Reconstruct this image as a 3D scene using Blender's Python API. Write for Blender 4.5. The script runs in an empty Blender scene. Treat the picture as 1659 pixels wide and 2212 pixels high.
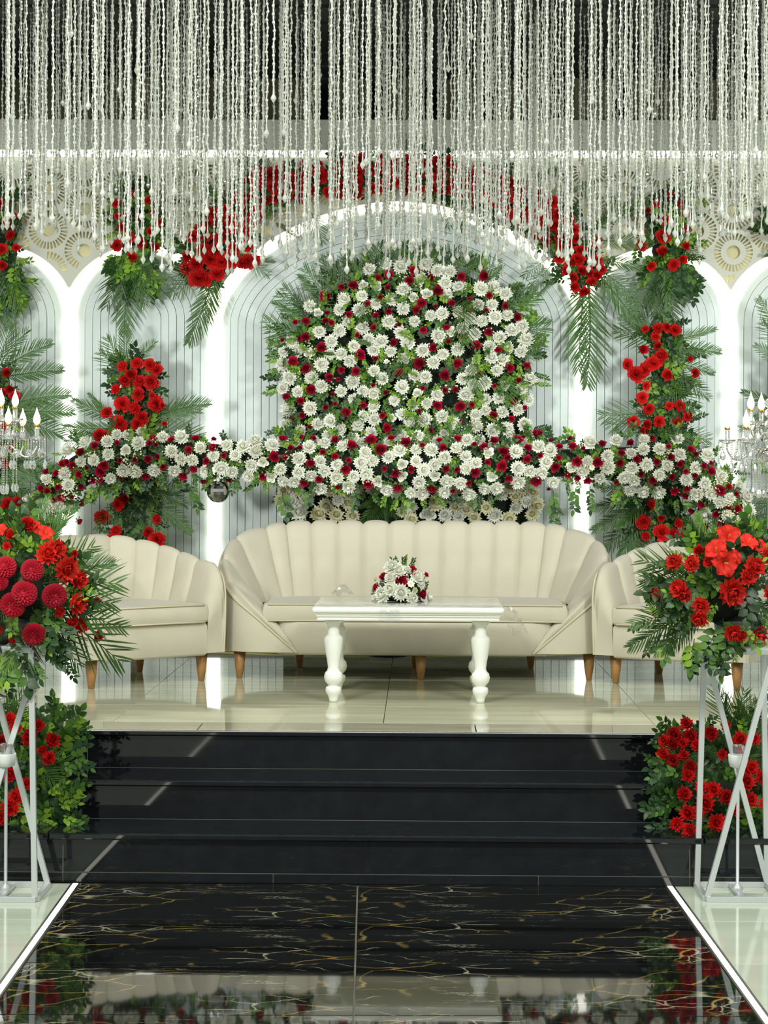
import bpy, bmesh, math, random
from mathutils import Vector, Matrix, Quaternion
random.seed(7)
PI = math.pi
SC = bpy.context.scene
COL = SC.collection
W, H, F = 1659.0, 2212.0, 4450.0
# ------------------------------------------------------------------ camera
CAM = Vector((0, 0, 1.51))
YAW, ROLL, CY = math.radians(1.0), math.radians(0.26), 1014.0
ROT = Matrix.Rotation(YAW, 3, 'Z') @ Matrix.Rotation(PI / 2, 3, 'X') @ Matrix.Rotation(ROLL, 3, 'Z')
cd = bpy.data.cameras.new('camera')
cam = bpy.data.objects.new('camera', cd)
COL.objects.link(cam)
cd.sensor_fit = 'HORIZONTAL'; cd.sensor_width = 36.0; cd.lens = 36.0 * F / W
cd.shift_x = 0.0; cd.shift_y = (CY - H / 2) / W
cd.clip_end = 200
cam.matrix_world = Matrix.Translation(CAM) @ ROT.to_4x4()
SC.camera = cam
# ------------------------------------------------------------------ world, lights, exposure
wd = bpy.data.worlds.new('world'); SC.world = wd; wd.use_nodes = True
wd.node_tree.nodes['Background'].inputs[0].default_value = (0.92, 1.0, 0.97, 1)
wd.node_tree.nodes['Background'].inputs[1].default_value = 0.42
SC.view_settings.view_transform = 'Standard'; SC.view_settings.look = 'None'
SC.view_settings.gamma = 1.0; SC.view_settings.exposure = 0.12
SC.view_settings.use_curve_mapping = False

def area(name, loc, target, sx, sy, power, col=(.97, 1, .93)):
    l = bpy.data.lights.new(name, 'AREA'); l.shape = 'RECTANGLE'; l.size = sx; l.size_y = sy
    l.energy = power; l.color = col
    o = bpy.data.objects.new(name, l); COL.objects.link(o)
    o.location = loc
    o.rotation_euler = (Vector(target) - Vector(loc)).to_track_quat('-Z', 'Y').to_euler()
    return o
area('hall_spotlight', (-2.2, 4.0, 4.3), (-0.2, 10.8, 1.0), 0.9, 0.6, 165)
area('hall_spotlight', (2.4, 3.6, 4.4), (0.4, 10.8, 1.2), 1.0, 0.6, 170)
area('truss_light', (0.0, 7.6, 4.2), (0.0, 10.8, 1.9), 4.6, 0.3, 60)

def spot(name, loc, target, deg, power, col=(.95, 1, .97)):
    l = bpy.data.lights.new(name, 'SPOT'); l.spot_size = math.radians(deg); l.spot_blend = 1.0; l.shadow_soft_size = .25
    l.energy = power; l.color = col
    o = bpy.data.objects.new(name, l); COL.objects.link(o); o.location = loc
    o.rotation_euler = (Vector(target) - Vector(loc)).to_track_quat('-Z', 'Y').to_euler()
spot('added_wall_spot', (-2.7, 3.4, 1.9), (-.65, 12, 2.6), 32, 1150)  # added pair of spots with no seen source, brightening niches and flowers
spot('added_wall_spot', (2.7, 3.4, 1.9), (.85, 12, 2.6), 32, 1150)

# ------------------------------------------------------------------ helpers
def at(x, y, Y):
    d = ROT @ Vector(((x - W / 2) / F, -(y - CY) / F, -1.0))
    return CAM + d * (Y / d.y)
def atz(x, y, z):
    d = ROT @ Vector(((x - W / 2) / F, -(y - CY) / F, -1.0))
    return CAM + d * ((z - CAM.z) / d.z)
def lin(c):
    return tuple(((v / 255) / 12.92 if v / 255 <= .04045 else ((v / 255 + .055) / 1.055) ** 2.4) for v in c)
def mat(name, rgb, rough=.5, metal=0, spec=.5, trans=0, vary=0, noise=0, nscale=8, emit=None, estr=0, ior=1.5, sss=0, coat=0, bump=0, bscale=60, sheen=0):
    m = bpy.data.materials.new(name); m.use_nodes = True
    nt = m.node_tree; b = nt.nodes['Principled BSDF']
    c = lin(rgb) + (1,)
    b.inputs['Base Color'].default_value = c
    b.inputs['Roughness'].default_value = rough; b.inputs['Metallic'].default_value = metal
    b.inputs['Specular IOR Level'].default_value = spec; b.inputs['Transmission Weight'].default_value = trans
    b.inputs['IOR'].default_value = ior
    if coat: b.inputs['Coat Weight'].default_value = coat
    if sheen: b.inputs['Sheen Weight'].default_value = sheen
    if emit: b.inputs['Emission Color'].default_value = lin(emit) + (1,); b.inputs['Emission Strength'].default_value = estr
    src = None
    if vary or noise:
        hsv = nt.nodes.new('ShaderNodeHueSaturation'); hsv.inputs['Color'].default_value = c
        val = None
        if vary:
            oi = nt.nodes.new('ShaderNodeObjectInfo')
            mr = nt.nodes.new('ShaderNodeMapRange'); mr.inputs[3].default_value = 1 - vary; mr.inputs[4].default_value = 1 + vary
            nt.links.new(oi.outputs['Random'], mr.inputs[0]); val = mr.outputs[0]
        if noise:
            tc = nt.nodes.new('ShaderNodeTexCoord')
            nz = nt.nodes.new('ShaderNodeTexNoise'); nz.inputs['Scale'].default_value = nscale; nz.inputs['Detail'].default_value = 4
            nt.links.new(tc.outputs['Object'], nz.inputs['Vector'])
            m2 = nt.nodes.new('ShaderNodeMapRange'); m2.inputs[1].default_value = .3; m2.inputs[2].default_value = .7
            m2.inputs[3].default_value = 1 - noise; m2.inputs[4].default_value = 1 + noise
            nt.links.new(nz.outputs['Fac'], m2.inputs[0])
            if val is not None:
                mu = nt.nodes.new('ShaderNodeMath'); mu.operation = 'MULTIPLY'
                nt.links.new(val, mu.inputs[0]); nt.links.new(m2.outputs[0], mu.inputs[1]); val = mu.outputs[0]
            else: val = m2.outputs[0]
        nt.links.new(val, hsv.inputs['Value']); nt.links.new(hsv.outputs[0], b.inputs['Base Color'])
    if bump:
        tc = nt.nodes.new('ShaderNodeTexCoord'); nz = nt.nodes.new('ShaderNodeTexNoise'); nz.inputs['Scale'].default_value = bscale
        bp = nt.nodes.new('ShaderNodeBump'); bp.inputs['Strength'].default_value = bump; bp.inputs['Distance'].default_value = .01
        nt.links.new(tc.outputs['Object'], nz.inputs['Vector']); nt.links.new(nz.outputs['Fac'], bp.inputs['Height'])
        nt.links.new(bp.outputs[0], b.inputs['Normal'])
    return m

def marble(name, base, v1, v2, rough=.03):
    m = bpy.data.materials.new(name); m.use_nodes = True
    nt = m.node_tree; b = nt.nodes['Principled BSDF']; N = nt.nodes.new; L = nt.links.new
    b.inputs['Roughness'].default_value = rough
    tc = N('ShaderNodeTexCoord')
    def ridge(scale, sx, sy, width, thr, seed, det=3, dist=1.0):
        mp = N('ShaderNodeMapping'); mp.inputs['Scale'].default_value = (sx, sy, 1); mp.inputs['Location'].default_value = (seed, seed * .7, 0)
        mp.inputs['Rotation'].default_value = (0, 0, .12 * (1 if seed < 5 else -1))
        L(tc.outputs['Object'], mp.inputs['Vector'])
        n = N('ShaderNodeTexNoise'); n.inputs['Scale'].default_value = scale; n.inputs['Detail'].default_value = det; n.inputs['Roughness'].default_value = .62; n.inputs['Distortion'].default_value = dist * .35
        L(mp.outputs[0], n.inputs['Vector'])
        s = N('ShaderNodeMath'); s.operation = 'SUBTRACT'; s.inputs[1].default_value = .5; L(n.outputs['Fac'], s.inputs[0])
        a = N('ShaderNodeMath'); a.operation = 'ABSOLUTE'; L(s.outputs[0], a.inputs[0])
        r = N('ShaderNodeMapRange'); r.inputs[1].default_value = 0; r.inputs[2].default_value = width; r.inputs[3].default_value = 1; r.inputs[4].default_value = 0
        L(a.outputs[0], r.inputs[0])
        k = N('ShaderNodeTexNoise'); k.inputs['Scale'].default_value = 3.5; k.inputs['Detail'].default_value = 2
        mp2 = N('ShaderNodeMapping'); mp2.inputs['Location'].default_value = (seed * 3.1, 2, 0); L(tc.outputs['Object'], mp2.inputs['Vector']); L(mp2.outputs[0], k.inputs['Vector'])
        kr = N('ShaderNodeMapRange'); kr.inputs[1].default_value = thr; kr.inputs[2].default_value = thr + .12; L(k.outputs['Fac'], kr.inputs[0])
        mu = N('ShaderNodeMath'); mu.operation = 'MULTIPLY'; L(r.outputs[0], mu.inputs[0]); L(kr.outputs[0], mu.inputs[1])
        return mu.outputs[0]
    def crack(sx, sy, width, thr, seed, mscale=2.6):
        mp = N('ShaderNodeMapping'); mp.inputs['Scale'].default_value = (sx, sy, 1); mp.inputs['Location'].default_value = (seed, seed * .7, 0)
        mp.inputs['Rotation'].default_value = (0, 0, .15 if seed < 5 else -.2)
        nz = N('ShaderNodeTexNoise'); nz.inputs['Scale'].default_value = 7; nz.inputs['Detail'].default_value = 6
        L(tc.outputs['Object'], nz.inputs['Vector'])
        vm = N('ShaderNodeVectorMath'); vm.operation = 'MULTIPLY_ADD'; vm.inputs[1].default_value = (.16, .09, 0)
        L(nz.outputs['Color'], vm.inputs[0]); L(tc.outputs['Object'], vm.inputs[2]); L(vm.outputs[0], mp.inputs['Vector'])
        v = N('ShaderNodeTexVoronoi'); v.feature = 'DISTANCE_TO_EDGE'; v.inputs['Scale'].default_value = 1; L(mp.outputs[0], v.inputs['Vector'])
        r = N('ShaderNodeMapRange'); r.inputs[1].default_value = 0; r.inputs[2].default_value = width; r.inputs[3].default_value = 1; r.inputs[4].default_value = 0
        L(v.outputs['Distance'], r.inputs[0])
        k = N('ShaderNodeTexNoise'); k.inputs['Scale'].default_value = mscale; k.inputs['Detail'].default_value = 3
        mp2 = N('ShaderNodeMapping'); mp2.inputs['Location'].default_value = (seed * 3.1, 2, 0); L(tc.outputs['Object'], mp2.inputs['Vector']); L(mp2.outputs[0], k.inputs['Vector'])
        kr = N('ShaderNodeMapRange'); kr.inputs[1].default_value = thr; kr.inputs[2].default_value = thr + .14; L(k.outputs['Fac'], kr.inputs[0])
        mu = N('ShaderNodeMath'); mu.operation = 'MULTIPLY'; L(r.outputs[0], mu.inputs[0]); L(kr.outputs[0], mu.inputs[1])
        return mu.outputs[0]
    def mix(fac, a, bcol):
        x = N('ShaderNodeMix'); x.data_type = 'RGBA'; L(fac, x.inputs[0])
        if isinstance(a, tuple): x.inputs[6].default_value = a
        else: L(a, x.inputs[6])
        x.inputs[7].default_value = bcol
        return x.outputs[2]
    c = lin(base) + (1,)
    c = mix(ridge(6.0, .3, 2.4, .007, .54, 7.7, 5, .5), c, lin(v2) + (1,))
    c = mix(crack(3.0, 7.5, .022, .49, 1.3), c, lin(v1) + (1,))
    c = mix(crack(5.5, 11.0, .03, .54, 7.1, 3.5), c, lin(v2) + (1,))
    L(c, b.inputs['Base Color'])
    return m

def creamtile(name, a, bcol, rough=.05):
    m = bpy.data.materials.new(name); m.use_nodes = True
    nt = m.node_tree; b = nt.nodes['Principled BSDF']; N = nt.nodes.new; L = nt.links.new
    tc = N('ShaderNodeTexCoord'); mp = N('ShaderNodeMapping'); mp.inputs['Scale'].default_value = (.8, 5, 1)
    L(tc.outputs['Object'], mp.inputs['Vector'])
    n = N('ShaderNodeTexNoise'); n.inputs['Scale'].default_value = 1.6; n.inputs['Detail'].default_value = 5; n.inputs['Distortion'].default_value = .5
    L(mp.outputs[0], n.inputs['Vector'])
    oi = N('ShaderNodeObjectInfo'); cm = N('ShaderNodeCombineXYZ'); mm = N('ShaderNodeMath'); mm.operation = 'MULTIPLY'; mm.inputs[1].default_value = 40
    L(oi.outputs['Random'], mm.inputs[0]); L(mm.outputs[0], cm.inputs[0]); L(mm.outputs[0], cm.inputs[1]); L(cm.outputs[0], mp.inputs['Location'])
    r = N('ShaderNodeMapRange'); r.inputs[1].default_value = .38; r.inputs[2].default_value = .65; L(n.outputs['Fac'], r.inputs[0])
    x = N('ShaderNodeMix'); x.data_type = 'RGBA'; x.inputs[6].default_value = lin(a) + (1,); x.inputs[7].default_value = lin(bcol) + (1,)
    L(r.outputs[0], x.inputs[0]); L(x.outputs[2], b.inputs['Base Color'])
    b.inputs['Roughness'].default_value = rough
    return m

M = {}
M['cream'] = creamtile('cream_tile', (192, 191, 162), (214, 214, 188))
M['greytile'] = creamtile('grey_border_tile', (140, 137, 118), (168, 164, 142))
M['halltile'] = creamtile('hall_cream_tile', (198, 206, 186), (208, 215, 196), .08)
M['black'] = marble('black_gold_marble', (17, 18, 18), (168, 140, 74), (176, 170, 140))
M['granite'] = mat('black_granite', (24, 27, 29), .04, noise=.25, nscale=14, spec=.5)
M['grout'] = mat('grout', (176, 170, 150), .8)
M['stepgrout'] = mat('step_grout', (118, 115, 104), .8)
M['darkgrout'] = mat('dark_grout', (96, 94, 84), .8)
M['led'] = mat('led_white', (255, 255, 250), .5, emit=(255, 252, 238), estr=2.0)
M['ledwarm'] = mat('led_warm', (255, 250, 230), .5, emit=(255, 248, 214), estr=2.0)
M['ledfloor'] = mat('led_floor', (255, 255, 250), .5, emit=(255, 250, 232), estr=3.0)
M['alu'] = mat('aluminium', (165, 165, 158), .35, 1)
M['panel'] = mat('pale_panel', (210, 218, 212), .5, noise=.05, nscale=2.5)
M['niche'] = mat('niche_panel', (216, 226, 222), .45, noise=.07, nscale=3.2)
M['groove'] = mat('groove_dark', (120, 128, 126), .7)
M['jaali'] = mat('cut_panel', (208, 208, 192), .5)
M['backing'] = mat('lattice_backing', (206, 200, 160), .6)
M['fascia'] = mat('fascia', (186, 190, 176), .5, noise=.03)
M['curtain'] = mat('taupe_curtain', (118, 114, 88), .8, noise=.2, nscale=5)
M['ceil'] = mat('black_ceiling', (14, 14, 14), .6)
M['baseb'] = mat('black_baseboard', (20, 20, 20), .3)
M['velvet'] = mat('cream_velvet', (195, 188, 168), .75, noise=.05, nscale=7, sheen=.25, bump=.05, bscale=300)
M['pipe'] = mat('cream_piping', (200, 190, 162), .7)
M['wood'] = mat('leg_wood', (160, 116, 66), .4, noise=.3, nscale=18)
M['gloss'] = mat('white_gloss', (240, 240, 232), .12, coat=.4)
M['wrap'] = None
M['steel'] = mat('silver_paint', (206, 210, 208), .35, .35)
M['bead'] = mat('crystal_bead', (186, 188, 176), .12, trans=.3, ior=1.5, spec=.7)
M['glass'] = mat('clear_crystal', (250, 252, 252), .02, trans=.92, ior=1.52)
M['chrome'] = mat('chrome', (215, 215, 210), .08, 1)
M['gold'] = mat('gold', (214, 170, 84), .25, 1)
M['bulb'] = mat('candle_bulb', (255, 246, 225), .3, emit=(255, 238, 200), estr=9)
M['red'] = mat('red_petal', (196, 26, 24), .6, vary=.25, spec=.2)
M['orange'] = mat('scarlet_petal', (206, 42, 30), .6, vary=.15, spec=.2)
M['crimson'] = mat('crimson_petal', (160, 14, 46), .6, vary=.28, spec=.2)
M['dark'] = mat('dark_red_petal', (168, 20, 40), .6, vary=.15, spec=.2)
M['white'] = mat('white_petal', (242, 242, 228), .6, vary=.05, spec=.2)
M['creamp'] = mat('cream_petal', (236, 232, 196), .6, vary=.08, spec=.2)
M['yellow'] = mat('yellow_centre', (216, 200, 84), .7)
M['lgreen'] = mat('leaf_light', (122, 158, 42), .5, vary=.2, spec=.3)
M['mgreen'] = mat('leaf_mid', (72, 110, 34), .5, vary=.2, spec=.35)
M['dgreen'] = mat('leaf_dark', (36, 66, 26), .45, vary=.25, spec=.4)
M['palm'] = mat('palm_leaf', (64, 98, 40), .45, vary=.3, spec=.35)
M['palml'] = mat('palm_leaf_light', (104, 142, 52), .45, vary=.3, spec=.35)
M['moss'] = mat('dark_moss', (16, 30, 12), .9, noise=.4, nscale=20)
M['cable'] = mat('yellow_cable', (196, 190, 70), .5)
M['rubber'] = mat('black_rubber', (14, 14, 14), .5)
M['dish'] = mat('green_dish', (24, 58, 36), .4)
M['cup'] = mat('white_cup', (225, 228, 222), .3)
wm = bpy.data.materials.new('clear_film'); wm.use_nodes = True
_nt = wm.node_tree; _nt.nodes.remove(_nt.nodes['Principled BSDF'])
_t = _nt.nodes.new('ShaderNodeBsdfTransparent'); _g = _nt.nodes.new('ShaderNodeBsdfGlossy'); _g.inputs['Roughness'].default_value = .08
_x = _nt.nodes.new('ShaderNodeMixShader'); _x.inputs[0].default_value = .16
_nt.links.new(_t.outputs[0], _x.inputs[1]); _nt.links.new(_g.outputs[0], _x.inputs[2]); _nt.links.new(_x.outputs[0], _nt.nodes['Material Output'].inputs[0])
M['wrap'] = wm

class MB:
    def __init__(s): s.v = []; s.f = []; s.m = []
    def add(s, vs, fs, mi=0):
        o = len(s.v); s.v.extend([tuple(p) for p in vs])
        for f in fs: s.f.append(tuple(i + o for i in f)); s.m.append(mi)
    def box(s, x0, x1, y0, y1, z0, z1, mi=0, b=0):
        if b <= 0:
            vs = [(x, y, z) for x in (x0, x1) for y in (y0, y1) for z in (z0, z1)]
            s.add(vs, [(0, 1, 3, 2), (4, 6, 7, 5), (0, 4, 5, 1), (2, 3, 7, 6), (0, 2, 6, 4), (1, 5, 7, 3)], mi); return
        bm = bmesh.new(); bmesh.ops.create_cube(bm, size=1)
        for v in bm.verts: v.co = Vector(((x0 + x1) / 2 + v.co.x * (x1 - x0), (y0 + y1) / 2 + v.co.y * (y1 - y0), (z0 + z1) / 2 + v.co.z * (z1 - z0)))
        bmesh.ops.bevel(bm, geom=bm.edges[:], offset=b, segments=3, affect='EDGES', profile=.5)
        bm.verts.index_update()
        s.add([v.co for v in bm.verts], [[v.index for v in f.verts] for f in bm.faces], mi); bm.free()
    def grid(s, rows, mi=0, close=False):
        n = len(rows[0]); vs = [p for r in rows for p in r]; fs = []
        for i in range(len(rows) - 1):
            for j in range(n - 1 if not close else n):
                k = (j + 1) % n
                fs.append((i * n + j, i * n + k, (i + 1) * n + k, (i + 1) * n + j))
        s.add(vs, fs, mi)
    def lathe(s, prof, c=(0, 0, 0), n=20, mi=0):
        rows = [[(c[0] + r * math.cos(2 * PI * k / n), c[1] + r * math.sin(2 * PI * k / n), c[2] + z) for k in range(n)] for r, z in prof]
        s.grid(rows, mi, True)
        o = len(s.v); 
        s.add(rows[0], [tuple(range(n))[::-1]], mi); s.add(rows[-1], [tuple(range(n))], mi)
    def tube(s, pts, r, n=6, mi=0, cap=True):
        pts = [Vector(p) for p in pts]; rows = []; up = None
        for i, p in enumerate(pts):
            t = (pts[min(i + 1, len(pts) - 1)] - pts[max(i - 1, 0)]).normalized()
            if up is None: up = Vector((0, 0, 1)) if abs(t.z) < .9 else Vector((1, 0, 0))
            a = t.cross(up)
            if a.length < 1e-5: a = t.cross(Vector((0, 1, 0)))
            a.normalize(); b = t.cross(a).normalized(); up = -b if False else up
            rr = r[i] if isinstance(r, (list, tuple)) else r
            rows.append([p + a * rr * math.cos(2 * PI * k / n) + b * rr * math.sin(2 * PI * k / n) for k in range(n)])
        s.grid(rows, mi, True)
        if cap:
            s.add(rows[0], [tuple(range(n))], mi); s.add(rows[-1], [tuple(range(n))[::-1]], mi)
    def prism(s, poly, y0, y1, mi=0):   # poly in x,z ; extruded along y
        n = len(poly)
        s.add([(x, y0, z) for x, z in poly] + [(x, y1, z) for x, z in poly],
              [tuple(range(n)), tuple(range(n, 2 * n))[::-1]] + [(i, (i + 1) % n, n + (i + 1) % n, n + i) for i in range(n)], mi)
    def mesh(s, name, mats, smooth=True, center=False):
        c = Vector((0, 0, 0)); vs = s.v
        if center:
            xs = list(zip(*vs)); c = Vector([(min(a) + max(a)) / 2 for a in xs]); vs = [(p[0] - c.x, p[1] - c.y, p[2] - c.z) for p in vs]
        me = bpy.data.meshes.new(name); me.from_pydata(vs, [], s.f)
        for m_ in (mats if isinstance(mats, (list, tuple)) else [mats]): me.materials.append(m_)
        me.polygons.foreach_set('material_index', s.m)
        me.polygons.foreach_set('use_smooth', [smooth] * len(s.f))
        me.update()
        return (me, c) if center else me
    def obj(s, name, mats, parent=None, smooth=True, center=True, kind=None, fixn=False, label=None):
        me, c = s.mesh(name, mats, smooth, True) if center else (s.mesh(name, mats, smooth), Vector((0, 0, 0)))
        if fixn:
            bm = bmesh.new(); bm.from_mesh(me); bmesh.ops.remove_doubles(bm, verts=bm.verts, dist=1e-5); bmesh.ops.recalc_face_normals(bm, faces=bm.faces); bm.to_mesh(me); bm.free()
        o = bpy.data.objects.new(name, me); COL.objects.link(o)
        o.location = c
        if parent is not None: o.parent = parent
        if kind: o['kind'] = kind
        if label: o['label'] = label
        return o
def autosmooth(o, ang=40):
    me = o.data
    bm = bmesh.new(); bm.from_mesh(me)
    for e in bm.edges:
        if len(e.link_faces) == 2 and e.calc_face_angle(0) > math.radians(ang): e.smooth = False
    bm.to_mesh(me); bm.free()
    return o
def tag(o, label, cat, group=None, kind=None):
    o['label'] = label; o['category'] = cat
    if group: o['group'] = group
    if kind: o['kind'] = kind
    return o
def thing(name, label, cat, loc=(0, 0, 0), rz=0, group=None):
    o = bpy.data.objects.new(name, None); COL.objects.link(o); o.empty_display_size = .1
    o.location = loc; o.rotation_euler = (0, 0, rz)
    return tag(o, label, cat, group)
def structure(name, loc=(0, 0, 0), rz=0):
    o = bpy.data.objects.new(name, None); COL.objects.link(o); o.empty_display_size = .1
    o.location = loc; o.rotation_euler = (0, 0, rz); o['kind'] = 'structure'
    return o
def put(name, me, loc, rot=None, scale=1.0, parent=None):
    o = bpy.data.objects.new(name, me); COL.objects.link(o)
    o.location = loc
    if rot is not None: o.rotation_mode = 'QUATERNION'; o.rotation_quaternion = rot
    o.scale = (scale,) * 3 if not isinstance(scale, tuple) else scale
    if parent is not None: o.parent = parent
    return o
def crom(P, n=8, closed=False):
    P = [Vector(p) for p in P]; out = []
    m = len(P)
    for i in range(m - 1):
        a, b, c, d = P[max(i - 1, 0)], P[i], P[i + 1], P[min(i + 2, m - 1)]
        for k in range(n):
            t = k / n
            out.append(.5 * ((2 * b) + (c - a) * t + (2 * a - 5 * b + 4 * c - d) * t * t + (3 * b - a - 3 * c + d) * t ** 3))
    out.append(P[-1]); return out
def cr_at(P, u):
    m = len(P); i = min(int(u), m - 2); t = u - i
    a, b, c, d = P[max(i - 1, 0)], P[i], P[i + 1], P[min(i + 2, m - 1)]
    return .5 * ((2 * b) + (c - a) * t + (2 * a - 5 * b + 4 * c - d) * t * t + (3 * b - a - 3 * c + d) * t ** 3)

# ------------------------------------------------------------------ levels
R1, R2, R3 = .18, .33, .48                 # tread heights; R3 is the stage
YF = 7.5                                   # front riser
YW = 12.10                                 # back wall (front of lattice panel)
# ------------------------------------------------------------------ hall floor, runner
a0, b0 = atz(164, 1912, 0), atz(1445, 1918, 0)
a1, b1 = atz(0, 2144, 0), atz(1650, 2205, 0)
rdir = ((a0 - a1).normalized() + (b0 - b1).normalized()); rdir.z = 0; rdir.normalize()
RZ = math.atan2(-rdir.x, rdir.y)
mid = (a0 + b0) / 2; HWR = (b0 - a0).length / 2 - .012
floor = structure('floor', (mid.x, YF - .005, 0), RZ)
g = MB(); g.box(-7, 7, -9, 3, -.06, -.008); g.obj('floor_bed', M['grout'], floor, False)
jx = -.055
TD, NR = .60, 7
def tile(parent, name, x0, x1, y0, y1, m, z1=0.0, gap=.0025, th=.012):
    t = MB(); t.box(x0 + gap, x1 - gap, y0 + gap, y1 - gap, z1 - th, z1, b=.0012)
    o = t.obj(name, m, parent, False); return o
for r in range(NR):
    y1, y0 = -r * TD, -(r + 1) * TD
    tile(floor, 'marble_tile', -HWR, jx, y0, y1, M['black'])
    tile(floor, 'marble_tile', jx, HWR, y0, y1, M['black']).rotation_euler = (0, 0, PI)
    for k in range(2):
        for s in (-1, 1):
            xa, xb = HWR + .035 + k * .9, HWR + .035 + (k + 1) * .9
            if s < 0: xa, xb = -xb, -xa
            tile(floor, 'cream_tile', xa, xb, y0, y1, M['halltile'])
g = MB(); g.box(-HWR, HWR, -9, -NR * TD, -.01, 0); g.obj('marble_slab', M['black'], floor, False)
for s in (-1, 1):
    g = MB(); xa, xb = HWR + .035, 7
    if s < 0: xa, xb = -7, -HWR - .035
    g.box(xa, xb, -9, -NR * TD, -.01, 0); g.obj('cream_slab', M['halltile'], floor, False)
    g = MB(); xa, xb = HWR + 1.835, 7
    if s < 0: xa, xb = -7, -HWR - 1.835
    g.box(xa, xb, -NR * TD, 3, -.01, 0); g.obj('cream_slab', M['halltile'], floor, False)
for s, nm in ((-1, 'recessed LED strip light along left edge of black marble aisle'), (1, 'recessed LED strip light along right edge of black marble aisle')):
    t = thing('floor_led_strip', nm, 'light', (mid.x, YF - .005, 0), RZ, 'LED strips beside the aisle')
    xc = s * (HWR + .0175)
    g = MB(); g.box(xc - .0095, xc + .0095, -6.4, -.004, -.006, .0015); g.obj('diffuser', M['ledfloor'], t, False)
    g = MB(); g.box(xc - .0165, xc - .0097, -6.4, -.002, -.006, .002); g.box(xc + .0097, xc + .0165, -6.4, -.002, -.006, .002)
    g.obj('channel', M['alu'], t, False)

# ------------------------------------------------------------------ steps + stage
SX = 4.0
steps = structure('stage_steps', (0, YF, 0))
def slab(name, x0, x1, y0, y1, z0, z1, m=None, b=.004, par=None):
    g = MB(); g.box(x0, x1, y0, y1, z0, z1, b=b); return g.obj(name, m or M['granite'], par or steps, False)
def X(px, y, Y): return at(px, y, Y).x
g = MB(); g.box(-SX, SX, .0015, .62, 0, R1 - .026); g.box(-SX, SX, .3015, .62, R1 - .031, R2 - .026); g.box(-SX, SX, .6015, 5.4, R2 - .03, R3 - .022)
g.obj('step_core', M['stepgrout'], steps, False)
jo = {0: (X(136, 1850, YF), X(1490, 1860, YF)), 1: (X(164, 1740, YF + .3), X(1515, 1745, YF + .3)), 2: (X(189, 1630, YF + .6), X(1530, 1640, YF + .6))}
for k, (y, z0, z1) in enumerate(((0, .036, R1 - .024), (.3, R1 + .0012, R2 - .024), (.6, R2 + .0012, R3 - .02))):
    xs = [-SX, jo[k][0], jo[k][1], SX]
    for i in range(3): slab('riser_slab', xs[i] + .0015, xs[i + 1] - .0015, y, y + .02, z0, z1, b=.001)
xs = [-SX, jo[0][0], X(590, 1900, YF), X(1163, 1905, YF), jo[0][1], SX]
for i in range(5): slab('plinth_slab', xs[i] + .0015, xs[i + 1] - .0015, -.002, .02, 0, .0335, b=.001)
for k, (y, z) in enumerate(((0, R1), (.3, R2))):
    xs = [-SX, jo[k][0] - .05, jo[k][1] + .05, SX]
    for i in range(3): slab('tread_slab', xs[i] + .001, xs[i + 1] - .001, y - .022, y + .2985, z - .024, z, b=.006)
slab('nosing_slab', -SX, SX, .578, .605, R3 - .022, R3, b=.006)
stage = structure('stage_floor', (0, YF + .6, R3))
g = MB(); g.box(-SX, SX, .0, 5.5, -.03, -.012); g.obj('stage_bed', M['darkgrout'], stage, False)
jxs = [atz(837, 1500, R3).x + k * 1.10 for k in range(-4, 5)]
ybord = atz(829, 1562, R3).y - YF - .6
for i in range(8):
    x0, x1 = jxs[i], jxs[i + 1]
    tile(stage, 'border_tile', x0 + .37, x1 + .37, .006, ybord, M['greytile'], 0, .0018)
    for r in range(7): tile(stage, 'cream_tile', x0, x1, ybord + r * .6, ybord + (r + 1) * .6, M['cream'], 0, .0012)

# ------------------------------------------------------------------ back wall : lattice spandrel, niches, light bands
ZS = R3
def wx(px, py=900): return at(px, py, YW).x
def wz(py, px=860): return at(px, py, YW).z
UP = YW / F
wall = structure('wall_back', (0, YW, ZS))
class Arch:
    def __init__(s, cx, hw, top, spring, n, ohw, otop):
        s.cx = wx(cx); s.hw = hw * UP; s.h = (spring - top) * UP; s.zs = wz(spring); s.n = n
        s.ohw = ohw * UP; s.oh = (spring - otop) * UP
    def curve(s, hw, h, n, k=40, bottom=None):
        pts = []
        for i in range(k + 1):
            th = PI - PI * i / k
            c, sn = math.cos(th), math.sin(th)
            pts.append((s.cx + hw * math.copysign(abs(c) ** (2 / n), c), s.zs + h * abs(sn) ** (2 / n)))
        if bottom is not None: pts = [(s.cx - hw, bottom)] + pts + [(s.cx + hw, bottom)]
        return pts
archs = [Arch(-10, 144, 546, 690, 2.0, 172, 530), Arch(305, 144, 546, 690, 2.0, 172, 530),
         Arch(861, 385, 452, 700, 1.8, 413, 434), Arch(1418, 146, 548, 692, 2.0, 174, 532), Arch(1735, 144, 550, 692, 2.0, 172, 534),
         Arch(-325, 144, 546, 690, 2.0, 172, 530), Arch(2050, 144, 550, 692, 2.0, 172, 534)]
zb = ZS + .06
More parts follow.
